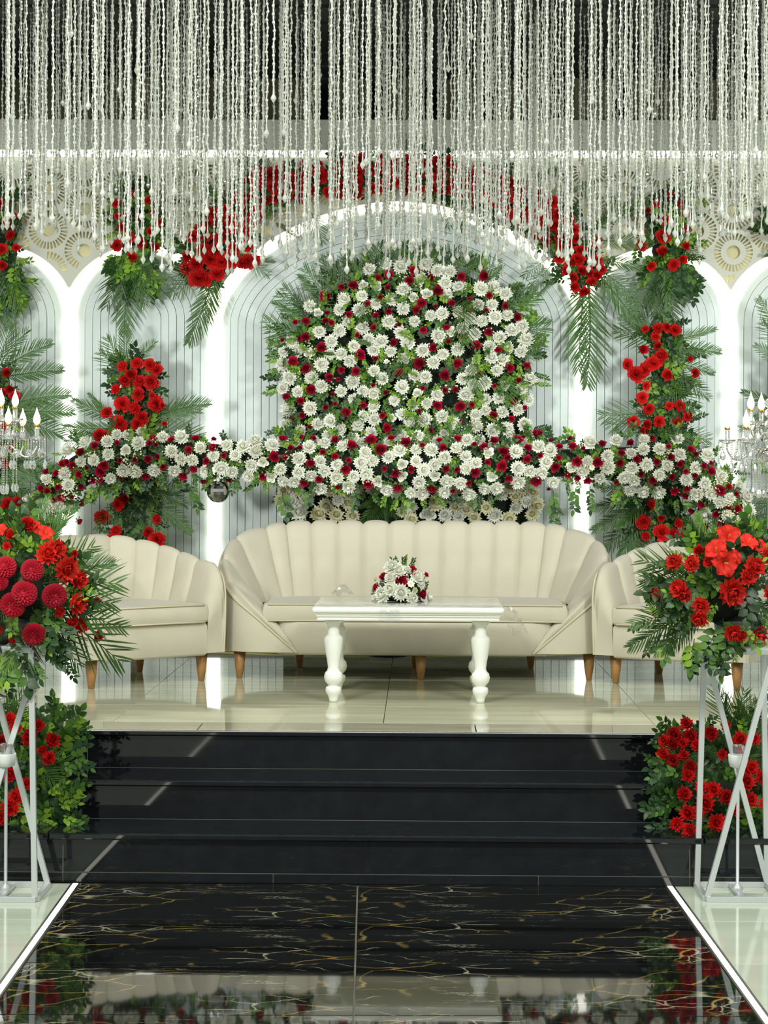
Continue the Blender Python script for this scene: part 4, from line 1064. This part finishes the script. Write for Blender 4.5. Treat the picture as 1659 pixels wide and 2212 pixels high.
posy(P1, [(251,439,10),(280,416,9),(320,433,10),(331,411,9),(255,466,11),(275,461,9),(277,513,14),(251,530,13),(306,525,12),(334,533,13),(326,500,12),(286,555,14),(330,460,10),(345,480,8),(262,490,10),(300,470,9)], YP, (248, 352, 395, 575),
     [(284,548,274,712,1),(284,545,240,660,3),(290,548,320,650,3),(284,540,245,610,1),(290,540,330,600,2)], 90, 61)
for k in range(40): P1.sprig(random.uniform(260, 320), random.uniform(540, 610), YP - .03, .12, -PI / 2 + random.uniform(-.8, .8), random.choice(('mid', 'dark', 'light')))
P1.done()
P2 = Arr('hanging_posy', 'red posy with a hanging palm frond on the right narrow arch, behind crystal strands', 'flowers', at(1435, 500, YP), 'red posies on the arches')
posy(P2, [(1386,471,9),(1385,502,12),(1385,531,13),(1437,475,13),(1433,512,16),(1431,543,16),(1407,575,13),(1455,572,13),(1476,560,12),(1482,531,11),(1482,497,9),(1481,459,10),(1419,440,9),(1448,420,8),(1400,455,8),(1470,440,8)], YP, (1380, 1490, 415, 590),
     [(1428,555,1424,708,0),(1430,560,1380,690,1),(1430,560,1465,690,1),(1425,560,1405,660,0),(1435,560,1450,665,0),(1470,520,1515,560,3)], 90, 62)
for k in range(26): P2.sprig(random.uniform(1440, 1490), random.uniform(565, 610), YP - .03, .12, -PI / 2 + random.uniform(-.9, .9), random.choice(('mid', 'dark', 'dark')))
P2.done()
P3 = Arr('hanging_posy', 'red posy with green leaves cut off by the left edge below crystal strands', 'flowers', at(5, 500, YP), 'red posies on the arches')
posy(P3, [(0,439,13),(22,508,11),(35,535,9),(3,538,13),(5,573,11),(28,466,9),(-25,500,14),(-20,550,14),(-15,460,13),(12,480,9)], YP, (-40, 48, 400, 600), [(8,560,22,700,1),(5,560,-15,720,0),(10,560,45,660,3)], 80, 63)
for k in range(30): P3.sprig(random.uniform(-20, 40), random.uniform(560, 630), YP - .03, .12, -PI / 2 + random.uniform(-.7, .7), random.choice(('mid', 'dark', 'light')))
P3.done()
P4 = Arr('hanging_posy', 'dark green leaves of a posy at the right edge on the lattice panel', 'flowers', at(1690, 490, YP), 'red posies on the arches')
posy(P4, [(1700,480,13),(1712,520,13),(1695,540,12)], YP, (1672, 1740, 430, 580), [], 40, 64)
P4.sprig(1668, 486, YP - .05, .11, PI + .2, 'dark', True, .1)
P4.done()
# garland over the central arch
AG = Arr('arch_garland', 'garland of red carnations and palm leaves over the central arch, behind crystal strands', 'garland', at(860, 390, YP))
ap = crom([Vector(p) for p in [(436, 590, 34), (440, 555, 42), (470, 520, 52), (505, 478, 48), (540, 425, 40), (590, 398, 34), (660, 392, 38), (740, 384, 38), (860, 376, 40), (950, 384, 40), (1040, 402, 42), (1110, 432, 44), (1170, 470, 42), (1220, 512, 40), (1250, 560, 38), (1262, 604, 34)]], 10)
for p in ap: p.x = p.x
g = MB(); g.tube([at(p.x, p.y, YP + .04) for p in ap[::3]], [p.z * YP / F * .5 for p in ap[::3]], 8); AG.part(g, 'foam_core', M['moss'])
for x, y, r in ((430,600,22),(455,560,20),(425,570,18),(480,565,20),(445,605,15),(498,560,20),(535,565,16),(550,562,14),(525,568,15),(465,540,18),(440,540,16),(505,535,15),(535,530,14),(480,510,16),(1240,600,14),(1258,585,14),(1275,590,13),(1300,582,13),(1242,620,14),(1262,630,14),(1278,608,14),(1290,595,14),(1250,560,18),(1255,540,16),(1285,530,12),(1235,565,14),(1210,510,17),(1180,520,15),(1150,490,15),(1290,520,13)):
    AG.flower('red_carnation' if x < 900 else 'red_rose', x, y, r, YP - .09, None, 1, .35)
random.seed(71); cnt = 0
for k in range(4000):
    p = random.choice(ap); a = random.uniform(0, 6.28); q = p.z * math.sqrt(random.random())
    x, y = p.x + q * math.cos(a), p.y + q * math.sin(a); r = random.uniform(12, 18)
    if AG.free(x, y, r, .74) and cnt < 230:
        AG.flower(random.choice(('red_carnation', 'red_carnation', 'red_rose')), x, y, r, YP - .06 - .03 * random.random(), None, 1, .4); cnt += 1
for k in range(260):
    p = random.choice(ap); a = random.uniform(0, 6.28); q = p.z * math.sqrt(random.random()) * 1.1
    AG.sprig(p.x + q * math.cos(a), p.y + q * math.sin(a), YP - .02, random.uniform(.07, .13), None, random.choice(('mid', 'dark', 'dark')), True, .4)
for f in [(465,580,420,740,0),(475,585,450,690,1),(440,580,345,612,3),(430,590,372,640,3),(440,560,380,540,2),(530,560,592,562,2),(525,560,580,590,3),(590,480,642,508,2),(670,455,702,520,3),(835,420,828,480,2),(980,430,972,490,3),(1010,440,1000,500,2),(1180,560,1135,600,3),(1190,575,1150,625,3),(1200,600,1165,640,2),(1270,600,1285,825,0),(1262,610,1258,790,1),(1290,590,1395,702,0),(1290,580,1385,640,1),(1290,560,1385,575,0),(1300,520,1390,520,1),(1280,500,1360,440,0),(1200,430,1280,395,2),(540,400,530,340,2),(580,380,575,345,3),(730,360,722,300,2),(790,350,795,305,3),(880,345,872,290,2),(905,345,925,295,3),(1080,390,1095,320,2),(1130,400,1200,360,2),(500,440,495,395,2),(1300,490,1330,420,0)]:
    AG.frond(f[0], f[1], f[2], f[3], YP - .05, f[4], YP - random.uniform(.02, .12))
AG.done()

# ------------------------------------------------------------------ silver stands in front
def stand(label, cx, posts, yfront=1950):
    """posts: list of ((sx,sy) bottom corner, (sx,sy) top corner)"""
    c = atz(cx, 1932, 0.0); hb, ht, HTp = .13, .11, .885
    t = thing('flower_stand', label, 'stand', (c.x, c.y, 0), RZ * .3, 'silver flower stands')
    w = .010
    for s in (-1, 1):
        g = MB(); g.box(-hb, hb, s * hb - w, s * hb + w, 0, .02, b=.002); g.obj('base_bar', M['steel'], t, False)
        g = MB(); g.box(s * hb - w, s * hb + w, -hb + w, hb - w, 0, .02, b=.002); g.obj('base_bar', M['steel'], t, False)
        g = MB(); g.box(-ht, ht, s * ht - w, s * ht + w, HTp - .02, HTp, b=.002); g.obj('top_bar', M['steel'], t, False)
        g = MB(); g.box(s * ht - w, s * ht + w, -ht + w, ht - w, HTp - .02, HTp, b=.002); g.obj('top_bar', M['steel'], t, False)
    g = MB(); g.box(-.012, .012, -hb + w, hb - w, .004, .016); g.obj('base_bar', M['steel'], t, False)
    for (a, b) in posts:
        p = Vector((a[0] * hb * .97, a[1] * hb * .97, .018)); q = Vector((b[0] * ht * .97, b[1] * ht * .97, HTp - .01))
        g = MB(); d = (q - p).normalized(); u = d.cross(Vector((0, 1, 0))).normalized(); v = d.cross(u)
        vs = []
        for e in (p, q):
            for k in ((-1, -1), (1, -1), (1, 1), (-1, 1)): vs.append(e + u * k[0] * w * .95 + v * k[1] * w * .95)
        g.add(vs, [(0, 1, 5, 4), (1, 2, 6, 5), (2, 3, 7, 6), (3, 0, 4, 7), (0, 3, 2, 1), (4, 5, 6, 7)]); g.obj('post', M['steel'], t, False)
    g = MB(); g.lathe([(.02, .016), (.02, .022), (.012, .034), (.006, .04), (.006, .47)], n=14); g.obj('centre_pole', M['steel'], t)
    g = MB(); g.lathe([(.012, .45), (.03, .456), (.034, .475), (.036, .497), (.034, .5), (.03, .497), (.01, .47)], n=20); g.obj('cup', M['cup'], t)
    g = MB(); g.lathe([(.02, .475), (.022, .53), (.018, .534), (.004, .53)], n=8); g.obj('glass_votive', M['glass'], t, False)
    g = MB(); g.box(-ht, ht, -ht, ht, HTp, HTp + .004); g.obj('top_plate', M['steel'], t, False)
    return t, c, HTp
tl, cl, HTP = stand('silver metal stand with crossed bars at the left, under a red flower bouquet', 12, [((1, -1), (1, -1)), ((-1, 1), (-1, 1)), ((1, 1), (-1, 1)), ((-1, -1), (1, 1))])
tr, cr, _ = stand('silver metal stand with crossed bars at the right, under a red flower bouquet', 1593, [((-1, 1), (-1, 1)), ((1, 1), (1, 1)), ((1, 1), (-1, 1)), ((-1, -1), (1, -1))])

def bouquet(name, label, c, cxp, cyp, flowers, leaves, fronds, seed, rx, ry):
    random.seed(seed)
    A = Arr(name, label, 'bouquet', (c.x, c.y, HTP + .005), 'bouquets on the silver stands')
    g = MB(); g.lathe([(.05, 0), (.085, .03), (.09, .09), (.085, .09), (.06, .02)], (c.x, c.y, HTP + .005), n=20); A.part(g, 'bowl', M['glass'])
    g = MB(); p = at(cxp, cyp, c.y); blob(g, (p.x, p.y, p.z), .12, .11, .13, 12, 8); blob(g, (c.x, c.y, HTP + .08), .08, .08, .07, 12, 6); A.part(g, 'foam_core', M['moss'])
    def sy(x, y):
        q = ((x - cxp) / rx) ** 2 + ((y - cyp) / ry) ** 2
        return c.y - .22 * max(0, 1 - q) ** .5 - .01
    for kind, x, y, r in flowers:
        A.flower(kind, x, y, r * (.92 if kind == AM else 1.13), sy(x, y) - .02 - (random.uniform(-.03, .03) if kind == AM else 0), ((x - cxp) / rx * 1.1, -.8, (cyp - y) / ry * .9), 1, .45 if kind == AM else .2)
    for f in fronds:
        A.frond(f[0], f[1], f[2], f[3], c.y - .03, f[4], c.y - random.uniform(.0, .2))
    for (x, y, L, ang, tone) in leaves:
        A.sprig(x, y, sy(x, y) + .03, L * .85, ang, tone, False, .4)
    for k in range(60):
        a = random.uniform(0, 6.28); q = math.sqrt(random.random()) * .72
        x, y = cxp + rx * q * math.cos(a), cyp + ry * q * math.sin(a)
        A.sprig(x, y, sy(x, y) + .07, random.uniform(.07, .12), math.atan2(cyp - y, x - cxp) + random.uniform(-.8, .8), random.choice(('mid', 'dark', 'dark', 'light')), True, .5)
    A.done(); return A
SM, DA, AM, RC, RR = 'scarlet_chrysanthemum', 'dark_red_dahlia', 'scarlet_amaryllis', 'red_chrysanthemum', 'red_rose'
bouquet('bouquet', 'bouquet of scarlet and dark red dahlias with palm leaves on the left silver stand', cl, 50, 1265,
  [('red_rose',59,1131,21),('scarlet_amaryllis',75,1140,16),(RR,24,1154,17),(AM,0,1147,18),(AM,98,1152,18),(SM,121,1186,24),(SM,101,1199,26),(SM,143,1230,29),(SM,170,1252,22),(DA,69,1232,24),(DA,10,1225,24),(DA,52,1282,27),(DA,26,1308,27),(DA,118,1288,26),(SM,166,1303,24),(DA,73,1372,25),(SM,206,1300,13),(SM,210,1372,15),(RC,173,1350,19),(RC,155,1345,14),(DA,0,1257,18),(RC,128,1322,12),(RC,27,1383,9),(RC,-5,1357,14),(RC,15,1180,10),(RC,160,1196,9),(DA,-25,1290,24),(SM,-30,1220,24),(RC,-30,1360,18)],
  [(75,1195,.10,2.2,'light'),(85,1205,.10,.9,'light'),(90,1330,.12,-1.2,'mid'),(105,1330,.12,-.7,'mid'),(130,1310,.1,.3,'light'),(10,1400,.14,-1.4,'light'),(40,1400,.16,-1.3,'mid'),(20,1410,.15,-1.9,'light'),(60,1405,.13,-1.1,'mid'),(130,1420,.11,-.9,'mid'),(0,1385,.14,-2.0,'mid'),(35,1180,.12,1.4,'mid'),(20,1250,.1,.2,'dark'),(115,1340,.1,-1.5,'mid'),(0,1430,.13,-1.2,'mid')],
  [(60,1265,248,1245,3),(70,1255,235,1205,0),(70,1275,240,1290,3),(80,1255,190,1175,3),(90,1300,262,1412,3),(90,1290,250,1340,1),(85,1310,175,1425,3),(60,1220,150,1095,2),(60,1220,118,1100,1),(45,1230,58,1095,0),(30,1230,20,1105,4),(55,1230,90,1080,2),(50,1270,20,1120,4),(40,1260,-60,1180,0),(60,1340,15,1450,4),(70,1340,60,1450,3),(30,1300,-50,1400,1)], 81, 165, 165)
bouquet('bouquet', 'bouquet of scarlet amaryllis and chrysanthemums with palm leaves on the right silver stand', cr, 1560, 1270,
  [(AM,1573,1160,28),(AM,1615,1172,22),(AM,1547,1190,26),(AM,1565,1216,30),(AM,1585,1205,18),(SM,1628,1225,26),(SM,1615,1245,20),(RR,1510,1188,14),(SM,1458,1215,20),(SM,1496,1218,19),(SM,1418,1288,19),(SM,1468,1272,22),(SM,1480,1283,18),(SM,1580,1277,32),(SM,1515,1308,20),(SM,1511,1336,19),(SM,1582,1365,21),(SM,1600,1373,14),(SM,1634,1372,25),(SM,1656,1200,18),(RC,1415,1325,8),(RC,1530,1215,12),(SM,1665,1280,22),(SM,1690,1230,24),(AM,1640,1180,16),(SM,1690,1340,22)],
  [(1500,1200,.10,1.8,'light'),(1515,1215,.10,1.2,'mid'),(1545,1260,.1,2.5,'mid'),(1600,1240,.1,.6,'light'),(1530,1250,.1,-.6,'mid'),(1620,1270,.13,-1.2,'dark'),(1612,1262,.14,-1.6,'dark'),(1650,1270,.1,-.5,'light'),(1405,1340,.09,-2.7,'mid'),(1425,1370,.1,-2.2,'mid'),(1445,1370,.11,-1.8,'light'),(1500,1380,.12,-1.7,'light'),(1520,1375,.13,-1.4,'mid'),(1535,1385,.14,-1.3,'mid'),(1490,1390,.12,-1.6,'mid'),(1600,1345,.12,-1.0,'light'),(1560,1370,.1,-2,'mid'),(1640,1320,.1,-.2,'light'),(1480,1300,.09,2.7,'light'),(1470,1260,.09,.5,'light')],
  [(1540,1260,1390,1222,3),(1530,1265,1400,1260,3),(1525,1290,1398,1268,1),(1520,1300,1372,1405,0),(1520,1310,1380,1350,1),(1520,1315,1425,1415,0),(1510,1320,1450,1410,1),(1540,1230,1478,1130,0),(1545,1240,1500,1120,4),(1550,1240,1440,1235,0),(1590,1240,1640,1130,4),(1600,1240,1659,1150,3),(1600,1230,1615,1120,2),(1560,1250,1530,1140,3),(1620,1270,1720,1200,1),(1620,1300,1720,1340,0),(1590,1320,1595,1420,4),(1520,1320,1410,1320,4)], 82, 165, 160)

# ------------------------------------------------------------------ flowers at the ends of the steps
def stepflowers(name, label, base, cxp, cyp, Y, reds, kinds, region, fronds, nfol, nsp, seed, tones):
    random.seed(seed)
    A = Arr(name, label, 'flowers', base, 'flowers at the ends of the steps')
    g = MB()
    x0, x1, y0, y1 = region
    for z in ((R1 + .085, Y + .0), (R2 + .085, Y + .2)):
        p = at(cxp, 1700, z[1]); 
        blob(g, (p.x, z[1], z[0]), (x1 - x0) * .30 * Y / F, .055, .085, 14, 8, .3)
    A.part(g, 'foam_core', M['moss'])
    def sy(x, y): 
        t = (y - y0) / (y1 - y0); return Y + .12 - .24 * t
    for x, y, r in reds: A.flower(random.choice(kinds), x, y, r * 1.1, sy(x, y) - .09, (random.uniform(-.4, .4), -1, .35), 1, .3)
    for f in fronds: A.frond(f[0], f[1], f[2], f[3], sy(f[0], f[1]), f[4], sy(f[0], f[1]) - random.uniform(.02, .12))
    for k in range(nsp):
        x, y = random.uniform(x0, x1), random.uniform(y0, y1)
        A.sprig(x, y, sy(x, y) + .03, random.uniform(.08, .12), None, random.choice(tones), False, .3)
    for k in range(nfol):
        x, y = random.uniform(x0, x1), random.uniform(y0, y1)
        A.sprig(x, y, sy(x, y) + .05, random.uniform(.07, .11), None, random.choice(('mid', 'dark', 'dark')), True, .3)
    A.done(); return A
bl = at(40, 1750, 7.68); br = at(1560, 1750, 7.68)
SL = stepflowers('step_flowers', 'red flowers with bright green leaves on the left end of the black steps', (bl.x, 7.68, R1), 45, 1690, 7.75,
  [(22,1553,15),(34,1572,16),(66,1593,21),(84,1567,14),(113,1600,18),(106,1638,14),(24,1674,19),(35,1722,19),(21,1745,21),(0,1767,17),(58,1693,14),(92,1622,12),(5,1600,14),(-20,1640,20),(-25,1720,20),(8,1640,12),(45,1708,12)],
  ['red_chrysanthemum', 'red_carnation', 'red_chrysanthemum'], (-40, 150, 1560, 1790),
  [(60,1640,155,1700,2),(70,1650,130,1690,3),(70,1650,160,1640,3),(60,1650,110,1720,2),(10,1800,25,1900,0),(0,1790,50,1880,1),(-10,1760,-20,1900,0),(0,1570,40,1500,3),(20,1570,55,1490,3)], 200, 60, 91, ('light', 'light', 'mid'))
for x, y, a in ((130, 1570, .9), (140, 1560, .4), (125, 1560, 1.5), (150, 1625, .3), (165, 1630, -.6), (140, 1650, -.4), (130, 1740, .1), (140, 1760, -.5), (120, 1770, -1.2), (110, 1720, .6), (150, 1740, .9), (95, 1790, -1.5), (60, 1800, -1.6), (30, 1790, -1.2), (80, 1765, -.4)):
    SL.sprig(x - 8, y, 7.66, .085, a, 'light' if y > 1700 else 'mid', False, .4)
SR = stepflowers('step_flowers', 'mass of red chrysanthemums with palm leaves on the right end of the black steps', (br.x, 7.68, R1), 1560, 1690, 7.75,
  [(1483,1564,15),(1457,1587,18),(1435,1600,14),(1454,1606,15),(1432,1629,15),(1454,1642,15),(1477,1632,13),(1491,1590,17),(1535,1585,17),(1567,1566,12),(1599,1600,20),(1628,1597,15),(1490,1658,17),(1486,1675,16),(1477,1716,18),(1486,1757,19),(1462,1780,16),(1488,1793,16),(1522,1735,22),(1541,1706,18),(1548,1777,20),(1570,1722,18),(1612,1690,20),(1622,1658,18),(1622,1728,17),(1654,1738,15),(1647,1680,17),(1475,1605,13),(1505,1610,14),(1515,1700,15),(1510,1755,14),(1585,1750,14),(1600,1640,14),(1660,1620,18),(1690,1680,20),(1680,1740,20),(1560,1630,12)],
  ['red_chrysanthemum'], (1445, 1700, 1575, 1800),
  [(1570,1570,1540,1490,3),(1580,1570,1600,1495,3),(1570,1560,1560,1500,2),(1590,1570,1625,1510,3),(1540,1610,1450,1630,3),(1545,1610,1470,1660,2),(1550,1610,1520,1690,1),(1550,1620,1545,1700,1),(1600,1620,1690,1680,0),(1610,1600,1680,1620,1),(1630,1650,1650,1760,0),(1640,1800,1625,1910,1),(1650,1790,1650,1900,0),(1660,1780,1680,1900,1),(1620,1600,1680,1560,3)], 260, 34, 92, ('mid', 'dark', 'light'))
for x, y, a in ((1440, 1660, 2.6), (1450, 1668, 3.4), (1470, 1672, 3.0), (1455, 1745, 3.3), (1550, 1810, -1.4), (1540, 1820, -1.7), (1560, 1825, -1.2), (1600, 1815, -1.5), (1585, 1800, -1.0), (1570, 1690, 1.4), (1575, 1680, 1.2), (1530, 1800, -2)):
    SR.sprig(x, y, 7.66, .085, a, 'mid' if y < 1790 else 'light', False, .3)

# ------------------------------------------------------------------ crystal candelabras
def drop_mesh():
    g = MB()
    g.lathe([(.001, 0), (.006, -.008), (.0095, -.02), (.008, -.03), (.001, -.036)], n=6); return g
def candelabra(label, x, y, rot):
    t = thing('crystal_candelabra', label, 'candelabra', (x, y, ZS), 0, 'crystal candelabras beside the sofa group')
    g = MB(); g.lathe([(.085, 0), (.085, .01), (.05, .022), (.02, .04), (.014, .08), (.011, .5), (.017, .52), (.011, .54), (.011, .98), (.02, 1.0), (.02, 1.02), (.01, 1.03)], n=20)
    g.obj('stand', M['chrome'], t)
    g = MB(); pr = [(.012, 1.03)]
    for k in range(7):
        z = 1.04 + k * .045; pr += [(.012, z), (.026, z + .012), (.03, z + .022), (.024, z + .034), (.013, z + .043)]
    pr += [(.005, 1.37), (.001, 1.39)]
    g.lathe(pr, n=12); g.obj('glass_column', M['glass'], t, False)
    g = MB(); g.lathe([(.02, 1.07), (.045, 1.085), (.05, 1.10), (.045, 1.115), (.02, 1.13)], n=20); g.obj('hub', M['chrome'], t)
    bm_ = MB(); bm_.lathe([(.004, 0), (.022, .004), (.036, .012), (.04, .02), (.037, .02), (.02, .008), (.004, .005)], n=14); bob = bm_.mesh('bobeche', M['glass'], False)
    s_ = MB(); s_.lathe([(.011, 0), (.0125, .012), (.0105, .02), (.0115, .05), (.0115, .055)], n=10); slv = s_.mesh('candle_sleeve', M['glass'], False)
    c_ = MB(); c_.lathe([(.009, 0), (.0125, .002), (.0135, .012), (.012, .014), (.004, .014)], n=12); cup = c_.mesh('candle_cup', M['gold'], True)
    f_ = MB(); f_.lathe([(.008, 0), (.0145, .012), (.016, .022), (.013, .038), (.006, .055), (.0015, .07), (.0005, .076)], n=10); flm = f_.mesh('candle_bulb', M['bulb'], True)
    d_ = drop_mesh().mesh('crystal_drop', M['glass'], False)
    def chain(n):
        m = MB(); z = 0
        for k in range(n): m.lathe([(.0006, z), (.0042, z - .005), (.0006, z - .010)], n=6); z -= .0105
        m.lathe([(.001, z), (.006, z - .008), (.0105, z - .024), (.0085, z - .036), (.001, z - .044)], n=6)
        return m.mesh('crystal_chain', M['glass'], False)
    ch = [chain(4), chain(9), chain(13)]
    def arm(az, r, zdish, zroot, dip):
        ca, sa = math.cos(az), math.sin(az)
        pts = [(r * q * ca, r * q * sa, z) for q, z in ((.12, zroot), (.35, zroot + .03), (.55, zroot), (.72, zdish - dip), (.88, zdish - dip * .9), (1.0, zdish - dip * .35), (1.0, zdish))]
        g = MB(); g.tube(crom(pts, 5), .0045, 8); a = g.obj('arm', M['chrome'], t, True, False)
        for me_, nm, dz in ((bob, 'bobeche', 0), (slv, 'candle_sleeve', .006), (cup, 'candle_cup', .062), (flm, 'candle_bulb', .075)):
            put(nm, me_, (r * ca, r * sa, zdish + dz), None, 1, a)
        for k in range(6):
            b = az + k * PI / 3
            put('crystal_chain', ch[0] if k % 2 else ch[1 if r > .12 else 0], (r * ca + .038 * math.cos(b), r * sa + .038 * math.sin(b), zdish + .012), None, 1, a)
    for k in range(6): arm(rot + k * PI / 3, .19, 1.150, 1.10, .07)
    for k in range(4): arm(rot + .5 + k * PI / 2, .095, 1.232, 1.17, .05)
    for k in range(8):
        b = rot + k * PI / 4
        put('crystal_chain', ch[2], (.10 * math.cos(b), .10 * math.sin(b), 1.10), None, 1, t)
        put('crystal_chain', ch[2], (.055 * math.cos(b + .3), .055 * math.sin(b + .3), 1.09), None, 1, t)
p = atz(1664, 1500, ZS); YCD = 9.2
candelabra('crystal candelabra with lit candle bulbs at the right edge, beside the right armchair', at(1664, 1000, YCD).x, YCD, math.radians(167))
candelabra('crystal candelabra with lit candle bulbs at the left edge, beside the left armchair', at(-12, 1000, YCD).x, YCD, 0)

# ------------------------------------------------------------------ crystal strands under the ceiling
random.seed(123)
CUR = thing('crystal_bead_curtain', 'wide curtain of crystal bead strands hanging from the black ceiling over the stage', 'bead curtain', (0, 10.0, ZC))
def strand(L, seed, lo=False):
    rs_ = random.Random(seed); g = MB(); z = -.0; wob = 0
    n1 = 4 if lo else 5
    pitch = .034
    px = py = 0
    while z > -L + .06:
        nx, ny = rs_.uniform(-.0035, .0035), rs_.uniform(-.0035, .0035)
        def ring(zz, r, q): return [(px + (nx - px) * q + r * math.cos(2 * PI * k / n1), py + (ny - py) * q + r * math.sin(2 * PI * k / n1), zz) for k in range(n1)]
        # round bead, then a long slim bead down to the next one
        if lo: rows = [ring(z, .0026, 0), ring(z - .007, .0068, .2), ring(z - .014, .0026, .4), ring(z - pitch, .0026, 1)]
        else: rows = [ring(z, .0024, 0), ring(z - .003, .0056, .08), ring(z - .0075, .0068, .2), ring(z - .012, .0054, .33), ring(z - .015, .0026, .42), ring(z - .024, .0034, .7), ring(z - pitch, .0024, 1)]
        g.grid(rows, 0, True); px, py = nx, ny; z -= pitch
    n1 = 6
    def r6(zz, r): return [(px + r * math.cos(2 * PI * k / 6), py + r * math.sin(2 * PI * k / 6), zz) for k in range(6)]
    g.grid([r6(z, .0024), r6(z - .03, .004), r6(z - .042, .0115), r6(z - .05, .0115), r6(z - .066, .0008)], 0, True)
    return g, z - .066
LENS = [.45 + .1 * i for i in range(18)]
SME = {}
def sme(i):
    if i not in SME: SME[i] = [strand(LENS[i], 1000 + i * 3 + k)[0].mesh('bead_strand', M['bead'], False) for k in range(2)]
    return random.choice(SME[i])
allst = []
NX, NY = 66, 14
for iy in range(NY):
    Y = 8.45 + iy * .25
    for ix in range(NX):
        x = -2.28 + ix * .0702 + random.uniform(-.028, .028) + (.03 if iy % 2 else 0)
        px = W / 2 + F * ((x / Y) + math.tan(YAW))          # nominal picture column, only to skip what is out of frame
        if px < -25 or px > W + 25: continue
        if random.random() < .12: continue
        # hem: lower in the middle, ragged
        midf = max(0, 1 - abs(px - 800) / 900.0)
        bot = (470 + 95 * min(1, midf * 1.9)) - abs(random.gauss(0, 1)) * 62
        if random.random() < .22: bot = random.uniform(60, 470)
        if iy > 10: bot = min(bot, random.uniform(300, 600 if 560 < px < 1250 else 480))
        z = CAM.z + (CY - bot) * Y / F
        L = ZC - z
        if L < .45: continue
        L = LENS[min(len(LENS) - 1, max(0, int(round((L - .45) / .1))))]
        if ZC - L > CAM.z + (CY + 20) * Y / F: continue
        allst.append((Y, x + random.uniform(0, .01), L))
allst.sort()
hidden = MB(); cnt = 0
for Y, x, L in allst:
    i = int(round((L - .45) / .1))
    # nearest 300 in view are single strands, the rest is one mass
    if cnt < 298 and random.random() < .75:
        o = put('bead_strand', sme(i), (x, Y - 10.0, -random.uniform(0, .05)), Quaternion((0, 0, 1), random.uniform(0, 6.28)), 1, CUR); cnt += 1
    else:
        g, _ = strand(L, random.randrange(10 ** 6), True); dz = random.uniform(0, .05); hidden.add([(v[0] + x, v[1] + Y - 10.0, v[2] - dz) for v in g.v], g.f)
hidden.obj('bead_strands', M['bead'], CUR, False, kind='stuff')

# ------------------------------------------------------------------ small things on the stage floor
g = MB(); pts = [atz(x, y, ZS + .006) for x, y in ((440, 1404), (520, 1406), (640, 1411), (760, 1413), (880, 1414), (1000, 1412), (1120, 1413), (1240, 1408), (1330, 1405))]
g.tube(crom(pts, 6), .0055, 6); tag(g.obj('power_cable', M['cable']), 'thin yellow-green cable lying on the floor along the wall behind the sofa', 'cable')
p = atz(838, 1417, ZS); ul = thing('floor_disc', 'flat black round plate under the sofa', 'disc', (p.x, p.y, ZS))  # dark flat disc with a glass top
g = MB(); g.lathe([(.10, 0), (.105, .008), (.10, .03), (.09, .034)], n=24); g.obj('housing', M['rubber'], ul); g = MB(); g.lathe([(.085, .034), (.08, .037), (.01, .038)], n=24); g.obj('lens', M['glass'], ul)
bpy.context.view_layer.update()
